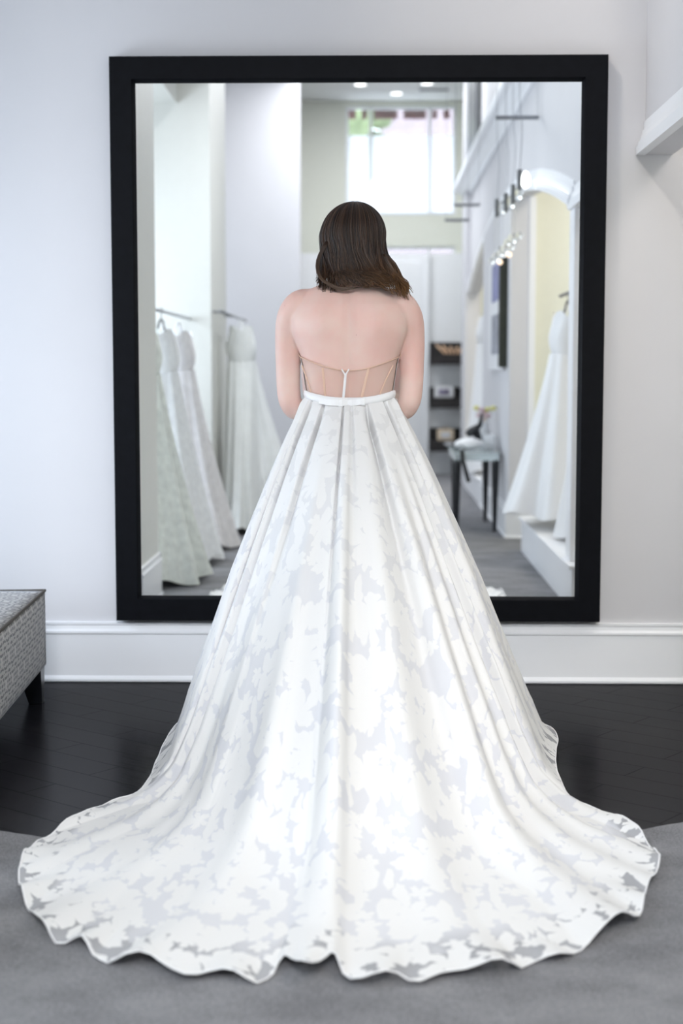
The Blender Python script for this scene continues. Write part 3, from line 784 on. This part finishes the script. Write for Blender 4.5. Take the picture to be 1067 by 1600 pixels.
# ---- hair: locks combed from the crown, falling on the shoulders, swept to the right
def hair():
    bm = bmesh.new(); lay = bm.verts.layers.float.new('strand'); rnd = random.Random(11)
    hc = Vector((BX + .010, BY + .030, 1.618))
    ball(bm, hc + Vector((0, -.012, .008)), (.088, .096, .098), 28, 20)
    def lock(th, lat, r0, lay_off):
        # th: 0 = back, + right, reaching past the temples at +-2.05
        n = 17; pts = []
        root = hc + Vector((.012 + .02 * math.sin(th), .035 - .03 * math.cos(th), .100))
        ax, ay, az = .097 + lay_off, .108 + lay_off, .108 + lay_off * .6
        for k in range(6):      # over the skull
            ph = (k + .4) / 5.4 * math.pi / 2
            pts.append(hc + Vector((ax * math.sin(th) * math.sin(ph) + .006 * (1 - k / 5), -ay * math.cos(th) * math.sin(ph) * (1 if math.cos(th) > 0 else .7), az * math.cos(ph))))
        u = th / 2.05                    # -1..1
        # ends: left lock hangs to x=-.175, right lock sweeps to x=+.115
        ex = BX + .018 + (.118 * u if u < 0 else .160 * u) + lat * .014 + .045 * max(0, 1 - abs(u - .1) / .8)
        if u < -.55: ez = 1.462 + rnd.uniform(-.016, .03)
        elif u < .3: ez = 1.477 + rnd.uniform(-.018, .03)
        else: ez = 1.470 - .030 * (u - .3) / .7 + rnd.uniform(-.018, .03)
        bs = BY - .070 - .028 * math.cos(u * 1.4) + .05 * abs(u) ** 2 - lay_off * .7
        p5 = pts[-1]
        jx = rnd.uniform(-.008, .008)
        m1 = Vector((p5.x + (ex - p5.x) * .16 + jx * .5, p5.y * .75 + bs * .25, 1.565))
        m2 = Vector((p5.x + (ex - p5.x) * .55 + .008 * math.sin(th * 5 + 1) + jx, p5.y * .35 + bs * .65 + .003, 1.515 + jx))
        e = Vector((ex, bs - .004, ez))
        e2 = Vector((ex + .012 * (1 if u > .2 else .6 if u < -.5 else 1.2), bs + .002, ez - .006))
        path = crom(pts + [m1, m2, e, e2], n + 8)
        # wave
        ph0 = rnd.uniform(0, .8)
        for k, p in enumerate(path):
            t = k / (len(path) - 1)
            if t > .45:
                w = (t - .45) / .55
                p.x += .011 * w * math.sin(w * 6.5 + ph0 + th * 1.5); p.y -= .003 * w * w * (1 + math.sin(w * 9 + ph0 + th * 3))
        L = len(path)
        rad = [r0 * (0.75 + .25 * math.sin(k / (L - 1) * math.pi)) * (1 if k < L - 9 else (L - 1 - k) / 9 + .06) for k in range(L)]
        nv = len(bm.verts); tube(bm, path, rad, 5, flat=.6)
        bm.verts.ensure_lookup_table(); val = rnd.random()
        for i in range(nv, len(bm.verts)): bm.verts[i][lay] = val
    for k in range(520):
        lock(-2.05 + 4.10 * (k + rnd.random()) / 520, rnd.uniform(-1, 1), rnd.uniform(.0035, .006), rnd.uniform(0, .004))
    for k in range(520):
        lock(rnd.uniform(-2.05, 2.05), rnd.uniform(-1.4, 1.4), rnd.uniform(.0008, .0018), rnd.uniform(.003, .009))
    # stray lock crossing the nape from the left and curls on the right shoulder
    for k in range(46):
        j = rnd.uniform(-1, 1); q = rnd.uniform(-1, 1)
        path = crom([(BX - .070 + .006 * q, BY - .045, 1.60), (BX - .098 + .005 * q, BY - .060, 1.54), (BX - .092 + .005 * q, BY - .082, 1.49), (BX - .060 + .004 * q, BY - .090, 1.462 + .006 * j), (BX - .020, BY - .094, 1.450 + .005 * j), (BX + .030 + .02 * j, BY - .094, 1.454 + .004 * j)], 16)
        nv = len(bm.verts); tube(bm, path, [.0013 * (1 - i / 16) + .0002 for i in range(16)], 5)
        bm.verts.ensure_lookup_table(); val = rnd.random()
        for i in range(nv, len(bm.verts)): bm.verts[i][lay] = val
    for k in range(34):
        j = rnd.uniform(-1, 1); q = rnd.uniform(-1, 1)
        path = crom([(BX + .10 + .01 * q, BY - .05, 1.56), (BX + .125 + .012 * q, BY - .06, 1.515), (BX + .150 + .012 * j, BY - .06, 1.485 + .008 * q), (BX + .176 + .010 * j, BY - .055, 1.465 + .01 * q), (BX + .172 + .012 * j, BY - .05, 1.440 + .008 * q)], 16)
        nv = len(bm.verts); tube(bm, path, [.0018 * (1 - i / 17) + .0003 for i in range(16)], 5)
        bm.verts.ensure_lookup_table(); val = rnd.random()
        for i in range(nv, len(bm.verts)): bm.verts[i][lay] = val
    return bm
link('hair', hair(), M['hair'], bride, True)
for s in (-1, 1):
    e = link('eye', ball(bmesh.new(), (BX + .010 + s * .030, BY + .045 + .070, 1.612 + .010), (.012, .010, .010), 16, 12), M['eyewhite'], bride, True)
    link('iris', ball(bmesh.new(), (BX + .010 + s * .030, BY + .045 + .0785, 1.610), (.0055, .003, .0055), 12, 8), M['iris'], e, True)

# ---- gown
HEM = [(-.03, 5.36), (-.22, 5.35), (-.42, 5.27), (-.56, 5.14), (-.63, 4.97), (-.645, 4.75), (-.645, 4.52), (-.637, 4.30), (-.654, 4.20), (-.718, 4.105), (-.754, 4.014), (-.825, 3.816), (-.845, 3.686), (-.834, 3.542), (-.803, 3.409),
       (-.764, 3.305), (-.708, 3.177), (-.650, 3.080), (-.610, 3.085), (-.558, 3.013), (-.498, 2.962), (-.441, 2.972), (-.368, 2.902), (-.301, 2.915), (-.235, 2.883), (-.200, 2.912), (-.172, 2.985), (-.122, 2.872), (-.076, 2.970), (-.048, 2.895), (-.005, 2.869),
       (.051, 2.895), (.088, 2.88), (.153, 2.928), (.228, 2.933), (.280, 2.953), (.338, 3.012), (.376, 3.008), (.460, 3.102), (.524, 3.175), (.585, 3.252), (.628, 3.415), (.686, 3.572), (.698, 3.767), (.675, 3.916), (.635, 4.029),
       (.592, 4.088), (.542, 4.173), (.535, 4.30), (.545, 4.462), (.568, 4.649), (.595, 4.85), (.585, 5.05), (.50, 5.22), (.34, 5.32), (.16, 5.36)]
NU, NV = 840, 170
def hem_curve(N):
    P = np.array(HEM + HEM[:1]); d = np.r_[0, np.cumsum(np.hypot(*np.diff(P, axis=0).T))]
    u = np.linspace(0, d[-1], N, endpoint=False)
    n = len(HEM); out = np.zeros((N, 2))
    for j, uu in enumerate(u):
        k = min(np.searchsorted(d, uu, side='right') - 1, n - 1); f = (uu - d[k]) / (d[k + 1] - d[k])
        a, b, c, e = P[(k - 1) % n], P[k], P[(k + 1) % n], P[(k + 2) % n]
        out[j] = 0.5 * (2 * b + (c - a) * f + (2 * a - 5 * b + 4 * c - e) * f * f + (3 * b - a - 3 * c + e) * f ** 3)
    return out
# folds: (hem angle fraction u, half width, height, drift, sharp)
FOLDS = []
def gown_surface(NU, NV, off=0.0, send=1.0, fold=1.0):
    H = hem_curve(NU); c = np.array([BX, BY])
    frac = np.arange(NU) / NU
    ang = np.unwrap(np.arctan2(H[:, 1] - c[1], H[:, 0] - c[0]))
    a0 = ang[0]; sgn = np.sign(ang[-1] - ang[0]); pa = (ang - a0) / (2 * np.pi) * sgn
    mixf = 0.55 * pa + 0.45 * frac
    wa = a0 + sgn * 2 * np.pi * mixf
    W = np.stack([BX + .138 * np.cos(wa), BY + .100 * np.sin(wa)], 1)
    L = np.hypot(*(H - W).T)
    s = np.linspace(0, send, NV)[:, None]
    XY = W[None] * (1 - s[..., None]) + H[None] * s[..., None]
    # height falls with the distance from the waist measured against the oval the skirt stands on
    def rho(q):
        dx, dy = q[..., 0] - c[0], q[..., 1] - c[1]
        ax = np.where(dx < 0, .565, .635); ay = np.where(dy < 0, 1.42, .47)
        return np.hypot(dx / ax, dy / ay)
    r0 = rho(W)[None]; q = np.clip((rho(XY) - r0) / (1 - r0), 0, 2)
    fx = np.linspace(0, 2, 400)
    fy = np.interp(fx, [0, .06, .125, .22, .39, .6, .83, .95, 1.08, 1.25, 2], [1, .945, .89, .795, .61, .375, .135, .05, .018, .006, .006])
    k_ = np.hanning(25); k_ /= k_.sum(); fy = np.convolve(np.pad(fy, 12, 'edge'), k_, 'valid'); fy += (1 - fy[0]) * np.exp(-fx / .05)
    zr = np.interp(q, fx, fy)
    th = wa + np.pi / 2  # 0 at the back
    bk_ = np.clip(-np.sin(wa), 0, 1)
    ztop = 1.101 + .022 * np.where(np.sin(wa) < 0, np.cos(wa) ** 2, 1.0)
    Z = zr * ztop[None, :]
    P = np.concatenate([XY, Z[..., None]], 2)
    # profile normal
    dP = np.gradient(P, axis=0); hor = np.hypot(dP[..., 0], dP[..., 1]); ln = np.sqrt(hor ** 2 + dP[..., 2] ** 2) + 1e-9
    dirxy = (H - W) / L[:, None]
    Nn = np.stack([dirxy[None, :, 0] * (-dP[..., 2] / ln), dirxy[None, :, 1] * (-dP[..., 2] / ln), hor / ln], 2)
    D = np.zeros((NV, NU)); U = frac[None, :]
    # pleats at the waist: sharp overlapping steps
    for (uc, amp, wid, drift, sharp) in FOLDS:
        x = U - (uc + drift * s)
        x = (x + .5) % 1 - .5
        wd = wid * (1 + .3 * s)
        f = np.exp(-(x / wd) ** 2)
        if sharp:
            sg = np.sign(sharp)
            step = 1 / (1 + np.exp(-sg * x / (.0012 + .005 * s)))
            f = f * step * np.exp(-s * 2.2 / abs(sharp))
        D += amp * f * (np.clip((s - .10) * 2.6, 0, 1) if not sharp else np.minimum(1, s * 28))
    # fine irregular ripples
    t = 2 * np.pi * U
    D += np.clip((s - .15) * 2, 0, 1) * (.0035 * np.sin(t * 23 + 1.3 + 2 * np.sin(3 * t)) + .003 * np.sin(t * 37 + .4 + 3 * s))
    # hem ripple
    e = np.clip((s - .86) / .14, 0, 1) ** 1.5
    rip = .010 * (np.sin(t * 31 + 2 * np.sin(5 * t)) + .6 * np.sin(t * 53 + 1)) 
    D = D * (1 - .8 * np.clip((s - .8) / .2, 0, 1) * np.clip((H[None, :, 1] - 4.1) / .3, 0, 1))
    D = D * (1 - .55 * np.clip((q - .85) / .4, 0, 1))
    P = P + Nn * (D * fold + off)[..., None]
    P[..., 2] += e * (rip + .013) * np.clip((4.35 - H[None, :, 1]) / .8, .12, 1)
    P[..., 2] = np.maximum(P[..., 2], (.013 if off == 0 else .010))
    # path length uv
    seg = np.linalg.norm(np.diff(P, axis=0), axis=2); pl = np.vstack([np.zeros((1, NU)), np.cumsum(seg, 0)]) + .12
    dv = XY - c[None, None]; dv /= np.hypot(dv[..., 0], dv[..., 1])[..., None]
    UV = dv * pl[..., None]
    return P, UV
FOLDS = [
    (.372, -.042, .014, .0, 2.2), (.476, -.030, .006, .0, 3.0), (.602, -.045, .018, .0, -2.4), (.695, -.050, .014, .0, 2.0), (.285, -.034, .014, 0, 2.0), (.530, -.016, .010, 0, -1.2),
    # waist pleats (u, amp, width, drift, sharp)
    (.26, .014, .02, 0, 1), (.19, .014, .02, 0, 1), (.12, .014, .02, 0, 1), (.04, .014, .02, 0, 1), (.96, .014, .02, 0, -1), (.88, .014, .02, 0, -1), (.80, .014, .02, 0, -1),
    # long soft folds
    (.20, .045, .020, 0, 0), (.255, .035, .016, 0, 0), (.315, .030, .014, 0, 0), (.375, .036, .013, 0, 0), (.43, .034, .012, 0, 0), (.500, .080, .017, 0, 0), (.56, .036, .012, 0, 0), (.62, .062, .014, 0, 0), (.66, .045, .010, 0, 0), (.69, .050, .012, 0, 0), (.735, .04, .014, 0, 0), (.79, .045, .018, 0, 0),
    (.86, .03, .02, 0, 0), (.93, .03, .02, 0, 0), (.0, .03, .02, 0, 0), (.07, .03, .02, 0, 0), (.14, .03, .02, 0, 0),
]
def grid_mesh(name, P, UV, m, parent, smooth=True):
    NV, NU = P.shape[:2]
    me = bpy.data.meshes.new(name)
    idx = np.arange(NV * NU).reshape(NV, NU); nx = np.roll(idx, -1, 1)
    F = np.stack([idx[:-1], idx[1:], nx[1:], nx[:-1]], 2).reshape(-1, 4)
    me.vertices.add(NV * NU); me.vertices.foreach_set('co', P.reshape(-1).astype(np.float32))
    me.loops.add(F.size); me.loops.foreach_set('vertex_index', F.reshape(-1).astype(np.int32))
    me.polygons.add(len(F)); me.polygons.foreach_set('loop_start', np.arange(0, F.size, 4, dtype=np.int32))
    me.update(calc_edges=True); me.validate()
    uvl = me.uv_layers.new(name='UVMap'); uvl.data.foreach_set('uv', UV.reshape(-1, 2)[F.reshape(-1)].reshape(-1).astype(np.float32))
    me.polygons.foreach_set('use_smooth', [True] * len(me.polygons))
    me.materials.append(m)
    o = bpy.data.objects.new(name, me); COL.objects.link(o)
    o.parent = parent; o.matrix_parent_inverse = Matrix.Translation(-Vector(parent.location))
    return o
P, UV = gown_surface(NU, NV)
gown = grid_mesh('wedding_gown', P, UV, M['organza'], bride)
_at = gown.data.attributes.new('waistward', 'FLOAT', 'POINT')
_at.data.foreach_set('value', np.repeat(np.clip(1.05 - np.linspace(0, 1, NV) / .42, 0, 1), NU).astype(np.float32))
_at = gown.data.attributes.new('hemward', 'FLOAT', 'POINT')
_at.data.foreach_set('value', np.repeat(np.clip((np.linspace(0, 1, NV) - .875) / .06, 0, 1), NU).astype(np.float32))
hemloop = P[-1].copy()
Pl, UVl = gown_surface(420, 110, off=-.010, send=.935)
def part(name, bm, m, smooth=False):
    return link(name, bm, m, gown, smooth)
ln_ = grid_mesh('lining', Pl, UVl, M['lining'], bride); ln_.parent = gown; ln_.matrix_parent_inverse = Matrix.Identity(4)
bm = bmesh.new(); tube(bm, [tuple(p) for p in hemloop[::3]] + [tuple(hemloop[0])], .0022, 6, cap=False)
part('hem_binding', bm, M['satin'], True)
# waistband
def zwaist(x):  # lower edge of the band by world x on the back
    return 1.094 + .020 * (abs(x - BX) / .135) ** 2
bm = bmesh.new(); rings = []
for k in range(96):
    th = 2 * math.pi * k / 96
    base = 1.094 + .022 * math.sin(th) ** 2 if math.cos(th) > 0 else 1.094 + .022
    col = []
    for zo, of in ((-.004, .006), (-.001, .012), (.008, .0125), (.0195, .0095), (.0205, .003)):
        p = tpoint(base + zo, th, of); col.append(bm.verts.new(p))
    rings.append(col)
for k in range(96):
    for j in range(4): bm.faces.new((rings[k][j], rings[(k + 1) % 96][j], rings[(k + 1) % 96][j + 1], rings[k][j + 1]))
part('waistband', bm, M['satin'], True)
# flat bow
bm = bmesh.new()
def ribbon(bm, pts, h, t=.003):
    ring = []
    for p, n in pts:
        p = Vector(p); n = Vector(n).normalized()
        ring.append([bm.verts.new(p + Vector((0, 0, z)) + n * q) for z, q in ((-h / 2, 0), (h / 2, 0), (h / 2, -t), (-h / 2, -t))])
    for i in range(len(ring) - 1):
        for k in range(4): bm.faces.new((ring[i][k], ring[i][(k + 1) % 4], ring[i + 1][(k + 1) % 4], ring[i + 1][k]))
    bm.faces.new(ring[0]); bm.faces.new(ring[-1])
pts = []
for x in np.linspace(-.165, -.022, 12):
    p = back_at(x, 1.102, .025); pts.append((p - Vector((0, 0, .004 - .006 * ((x + .09) / .07) ** 2)), (0, 1, 0)))
ribbon(bm, pts, .0185, .005)
box(bm, -.104, -.088, BY - .126, BY - .108, 1.086, 1.111, .003)
box(bm, -.033, -.020, BY - .121, BY - .103, 1.089, 1.112, .003)
bmesh.ops.recalc_face_normals(bm, faces=bm.faces)
part('bow', bm, M['satin'])
# centre seam and zip down the skirt top
def bodice_top(th):
    c = math.cos(th)
    if c > 0: return 1.198 + .045 * abs(math.sin(th)) ** 1.6
    return 1.243 + .085 * (-c) ** .7
bm = bmesh.new(); rings = []
uvb = None
for k in range(120):
    th = 2 * math.pi * k / 120; col = []
    zb = 1.113 + .02 * math.sin(th) ** 2; zt = bodice_top(th)
    for j in range(15):
        z = zb + (zt - zb) * j / 14; col.append(bm.verts.new(tpoint(z, th, .0035)))
    rings.append(col)
for k in range(120):
    for j in range(14):
        f = bm.faces.new((rings[k][j], rings[(k + 1) % 120][j], rings[(k + 1) % 120][j + 1], rings[k][j + 1]))
        c = math.cos(2 * math.pi * (k + .5) / 120); f.material_index = 0 if c > .16 else 1
o = part('bodice', bm, [M['sheer'], M['satin']], True)
# bodice binding along the top edge, boning, zip
bm = bmesh.new()
tube(bm, [tpoint(bodice_top(t), t, .0042) for t in [2 * math.pi * k / 90 for k in range(91)]], .0017, 6, cap=False)
def channel(xa, za, xb, zb, wd, bow_=0.0):
    pts = []
    for k in range(9):
        t = k / 8; x = xa + (xb - xa) * t + bow_ * math.sin(t * math.pi); z = za + (zb - za) * t
        pts.append(back_at(x, z, .0045))
    tube(bm, pts, [(wd, .0009)] * 9, 8, up=Vector((0, 1, 0)))
px = lambda p: -.203 + (p - 480) / 496
channel(px(505), 1.207, px(509), 1.113, .0036); channel(px(576), 1.207, px(565), 1.113, .0040)
channel(px(471), 1.215, px(487), 1.122, .0022, .003); channel(px(614), 1.215, px(593), 1.122, .0022, -.002)
part('boning', bm, M['nude'])
bm = bmesh.new()
channel(px(540.5), 1.190, px(536.5), 1.106, .0042)
for a, b in ((534.5, 540), (545.5, 540.5)):
    tube(bm, [back_at(px(a), 1.203, .006), back_at(px(b), 1.184, .006)], .0024, 6)
tube(bm, [back_at(px(540.2), 1.190, .008), back_at(px(540.2), 1.178, .009)], [.002, .003], 6)
part('zipper', bm, M['satin'])

# ================================================================ GOWNS ON THE RAILS
def rail(name, label, pts, m, brackets):
    t = thing(name, label, 'clothes rail', pts[0])
    link('bar', tube(bmesh.new(), pts, .011, 10), m, t, True)
    for a, b in brackets: link('bracket', tube(bmesh.new(), [a, b], .009, 8), m, t)
    return t
rail('clothes_rail', 'thin steel rail hanging in the near left alcove', [(-1.287, 3.53, 1.56), (-1.287, 0.735, 1.56)], M['chrome'], [((-1.287, 3.525, 1.56), (-1.287, 3.49, 1.56))])
rail('clothes_rail', 'steel rail on brackets along the middle left pillar', [(-1.075, 0.72, 1.615), (-1.07, -1.5, 1.62)], M['chrome'], [((-1.135, .6, 1.615), (-1.075, .6, 1.615)), ((-1.135, -.3, 1.615), (-1.075, -.3, 1.615))])
rail('clothes_rail', 'short black rail at the arched niche on the right', [(1.165, 2.04, 1.655), (1.165, 3.75, 1.655)], M['black'], [((1.165, 3.74, 1.655), (1.12, 3.78, 1.655))])
rail('clothes_rail', 'steel rail inside the far arched niche', [(1.28, -1.96, 1.75), (1.28, -4.0, 1.75)], M['chrome'], [((1.28, -2.0, 1.75), (1.28, -1.96, 1.75))])

def hung_gown(label, x, y, ztop, zhem, hx, hy, m, seed, folds=9, rail_z=None, hanger_m='white', lean=(0, 0)):
    rnd = random.Random(seed)
    t = thing('hanging_gown', label, 'gown', (x, y, zhem), 'wedding gowns on the rails')
    Hh = ztop - zhem; n, mv = 120, 40
    bm = bmesh.new(); rings = []
    ph = [rnd.uniform(0, 6.28) for _ in range(4)]
    for j in range(mv + 1):
        s = j / mv; z = ztop - .26 - (Hh - .26) * s
        g = s ** 1.15
        ax = .105 + (hx - .105) * g; ay = .11 + (hy - .11) * g
        amp = .03 + .10 * s
        row = []
        for k in range(n):
            a = 2 * math.pi * k / n
            f = 1 + amp * (math.sin(folds * a + ph[0] + .8 * math.sin(2 * a + ph[1])) * .6 + .4 * math.sin((folds * 1.7) // 1 * a + ph[2]))
            zz = z + (.025 * s ** 6 * math.sin(a * 5 + ph[3]) + .03 * s ** 5)
            row.append(bm.verts.new((x + lean[0] * s + ax * f * math.cos(a), y + lean[1] * s + ay * f * math.sin(a), max(zz, zhem + .004))))
        rings.append(row)
    for i in range(mv):
        for k in range(n): bm.faces.new((rings[i][k], rings[i][(k + 1) % n], rings[i + 1][(k + 1) % n], rings[i + 1][k]))
    link('skirt', bm, m, t, True)
    bm = bmesh.new(); rings = []
    for j in range(9):
        s = j / 8; z = ztop - .27 * s; ax = .085 + .03 * math.sin(s * math.pi * .8) ** 2 + .01 * (1 - s); ay = .17 - .055 * s
        row = []
        for k in range(36):
            a = 2 * math.pi * k / 36
            zz = z - (.045 * math.cos(a * 2 + math.pi) ** 2 * (1 - s) ** 2)
            row.append(bm.verts.new((x + ax * .95 * math.cos(a), y + ay * math.sin(a), zz)))
        rings.append(row)
    for i in range(8):
        for k in range(36): bm.faces.new((rings[i][k], rings[i][(k + 1) % 36], rings[i + 1][(k + 1) % 36], rings[i + 1][k]))
    link('bodice', bm, m, t, True)
    for s in (-1, 1): link('strap', tube(bmesh.new(), [(x - .03, y + s * .09, ztop - .03), (x, y + s * .08, ztop + .045), (x + .03, y + s * .09, ztop - .03)], .004, 6), m, t)
    if rail_z:
        rx = x
        bm = bmesh.new()
        tube(bm, [(x, y - .19, ztop - .01), (x, y - .08, ztop + .045), (x, y, ztop + .06), (x, y + .08, ztop + .045), (x, y + .19, ztop - .01)], .007, 8)
        tube(bm, [(x, y, ztop + .06), (x, y, rail_z - .01), (x - .012, y, rail_z + .012), (x, y, rail_z + .018), (x + .012, y, rail_z + .008)], .0025, 6)
        hg = link('clothes_hanger', bm, M[hanger_m]); tag(hg, label.replace('gown', 'clothes hanger holding gown', 1)[:90], 'hanger', 'hangers on the rails')
        return t, hg
    return t, None
HG = [
    ('pale green lace gown nearest the left pillar', -1.287, 3.0, 1.44, .012, .36, .40, 'lacegreen', 1, 11, 1.56),
    ('bright white lace gown in the middle of the near left alcove', -1.287, 2.2, 1.45, .012, .35, .33, 'lace', 2, 9, 1.56),
    ('blush edged lace gown farthest along the near left rail', -1.287, 1.36, 1.46, .012, .37, .42, 'blush', 3, 10, 1.56),
    ('white tulle gown in front of the middle left pillar', -0.97, 0.18, 1.53, .014, .135, .48, 'tulle', 4, 8, None),
    ('full ivory tulle gown beyond the middle left pillar', -1.065, -1.15, 1.53, .014, .46, .60, 'tulle', 5, 9, 1.62),
    ('white satin gown at the front of the right arched niche', 1.30, 2.98, 1.56, .252, .24, .42, 'satin', 6, 7, None),
    ('white satin gown on the black rail in the right arched niche', 1.20, 2.12, 1.56, .30, .36, .42, 'satin', 7, 7, 1.655),
    ('white gown hanging in the far arched niche', 1.08, -2.75, 1.70, .252, .20, .42, 'satin', 8, 7, None),
]
GN = []
for (lb, x, y, zt, zh, hx, hy, mm, sd, fo, rz) in HG:
    g_, h_ = hung_gown(lb, x, y, zt, zh, hx, hy, M[mm], sd, fo, rz, 'black' if sd in (1, 2, 7) else 'white')
    GN.append((g_, h_))
HL = ['black hanger carrying the pale green lace gown', 'black hanger carrying the bright white lace gown', 'white hanger carrying the blush edged lace gown', None, 'white hanger carrying the full ivory tulle gown', None, 'black hanger carrying the satin gown in the right niche', None]
for (g_, h_), l_ in zip(GN, HL):
    if h_: h_['label'] = l_

# ================================================================ GLASS TABLE
tb = thing('side_table', 'low glass-topped table with four tapered black legs by the white wall', 'table', (.78, -.08, 0))
link('tabletop', B(.60, .945, -.50, .35, .585, .60, .003), M['glass'], tb)
bm = bmesh.new(); box(bm, .61, .935, -.49, -.46, .535, .584); box(bm, .61, .935, .31, .34, .535, .584); box(bm, .61, .64, -.46, .31, .535, .584); box(bm, .905, .935, -.46, .31, .535, .584)
link('apron', bm, mat('mirrored_apron', (.55, .62, .64), .15, .7), tb)
for (x, y) in ((.632, .315), (.912, .315), (.900, -.468), (.655, -.468)):
    link('leg', lathe(bmesh.new(), (x, y, .010), [(.012, 0), (.015, .01), (.030, .50), (.030, .53)], 14), M['black'], tb, True)
ZT = .601
# things on it
bm = ball(bmesh.new(), (.735, .07, ZT + .045), (.115, .12, .045), 20, 12)
o = link('folded_veil', bm, M['satin'], None, True); tag(o, 'bundle of folded white fabric on the glass table', 'fabric')
bm = bmesh.new(); tube(bm, [(.66, .32, ZT + .012), (.665, .36, ZT + .012), (.668, .375, ZT - .05), (.70, .38, ZT - .17), (.715, .38, ZT - .22)], [(.016, .004)] * 5, 8); tube(bm, [(.62, .31, ZT + .02), (.66, .32, ZT + .05), (.70, .31, ZT + .02), (.66, .32, ZT + .012)], [(.018, .005)] * 4, 8)
o = link('ribbon', bm, M['black']); tag(o, 'black ribbon tied in a bow trailing off the glass table', 'ribbon')
bm = bmesh.new(); tube(bm, [(.74, -.10, ZT + .115), (.78, -.13, ZT + .14), (.83, -.15, ZT + .18), (.845, -.155, ZT + .27)], [(.035, .03), (.04, .035), (.022, .02), (.008, .008)], 10); tube(bm, [(.80, -.14, ZT + .14), (.82, -.15, ZT + .05)], [.03, .03], 10)
o = link('black_shoe', bm, M['black'], None, True); tag(o, 'black high heeled shoe shape on top of the white fabric', 'shoe')
bm = B(.86, .935, -.12, -.01, ZT, ZT + .11, .01); o = link('gift_box', bm, M['white']); tag(o, 'small white box at the wall side of the glass table', 'box')
vs = thing('flower_vase', 'white vase with yellow and pink flowers at the back of the table', 'vase', (.87, -.33, ZT))
link('vase', lathe(bmesh.new(), (.87, -.33, ZT), [(.03, 0), (.05, .04), (.055, .12), (.035, .18), (.04, .2)], 20), M['white'], vs, True)
rnd = random.Random(5)
for k in range(9):
    c = (.83 + rnd.uniform(-.02, .12), -.33 + rnd.uniform(-.05, .05), ZT + .24 + rnd.uniform(0, .07))
    bm = ball(bmesh.new(), c, (.026, .026, .02), 10, 8); tube(bm, [(.87, -.33, ZT + .18), c], .002, 5)
    link('flower', bm, M['yellow'] if k < 3 else M['pinkp'], vs, True)

# ================================================================ ART ON THE CENTRE WALL
ar = thing('framed_pictures', 'tall white framed pair of blue grey pictures on the centre wall', 'picture', (.95, -.2, 1.2))
link('frame', B(.942, .974, -.86, .42, 1.20, 2.10, .004), M['pagewhite'], ar)
link('side_panel', B(.915, .974, .43, .52, 1.22, 2.08, .003), mat('dark_olive', (.03, .032, .02), .5, noise_amt=.1), ar)
link('picture', B(.938, .942, -.50, .10, 1.72, 2.0), M['bluepic'], ar)
link('picture', B(.938, .942, -.50, .10, 1.32, 1.62), M['greypic'], ar)

# ================================================================ WIRE LAMPS
def bar(x0, x1, y, z, label):
    t = thing('lamp_bar', label, 'lamp bar', (x0, y, z), 'steel lamp bars')
    link('rod', tube(bmesh.new(), [(x0, y, z), (x1, y, z)], .013, 10), M['chrome'], t)
    bm = bmesh.new()
    for x in (x0 + .01, x1 - .01): tube(bm, [(x, y, z), (x, y, CEIL)], .0012, 5)
    link('wire', bm, M['chrome'], t)
bar(.747, 1.010, 2.14, 2.722, 'nearest steel bar hung on wires above the arch')
bar(.630, .831, -.36, 2.466, 'middle steel bar hung level with the window sill')
bar(.608, .811, -1.36, 2.445, 'farthest and faintest steel bar hung below the window')
def spot(x, y, z, drop, zc, label):
    t = thing('pendant_lamp', label, 'lamp', (x, y, z), 'pendant lamps on wires')
    link('holder', tube(bmesh.new(), [(x, y, z - .06), (x, y, z + .06)], .016, 10), M['slat'], t)
    link('shade', lathe(bmesh.new(), (x + .035, y, z - .03), [(.008, -.02), (.03, .0), (.026, .05), (.008, .08)], 14), M['crystal'] if drop else M['downlight'], t, True)
    link('cable', tube(bmesh.new(), crom([(x, y, z + .05), (x + .012, y, z + .3), (x - .006, y, z + .6), (x, y, CEIL)], 14), .0022, 6), M['chrome'], t)
    if drop:
        bm = bmesh.new(); tube(bm, [(x - .012, y, z), (x - .012, y, zc + .03)], .003, 6); tube(bm, [(x + .012, y, z), (x + .012, y, zc + .03)], .003, 6); link('stem', bm, M['crystal'], t)
        link('cluster', ball(ball(ball(bmesh.new(), (x, y, zc), .035), (x + .04, y + .02, zc + .02), .025), (x - .03, y - .02, zc - .02), .025), M['crystal'], t, True)
        if zc < 2.0: link('bulb', ball(bmesh.new(), (x + .02, y + .03, zc - .035), .018), M['bulb'], t, True)
spot(.890, 2.21, 2.343, False, 0, 'nearest pendant lamp with a bright white glass')
spot(.885, 1.84, 2.30, True, 2.02, 'second pendant lamp with a clear glass cluster')
spot(.875, 1.44, 2.29, True, 1.985, 'third pendant lamp with a glowing clear cluster')
spot(.850, 1.04, 2.296, True, 1.965, 'farthest pendant lamp on a curved cable above the pictures')
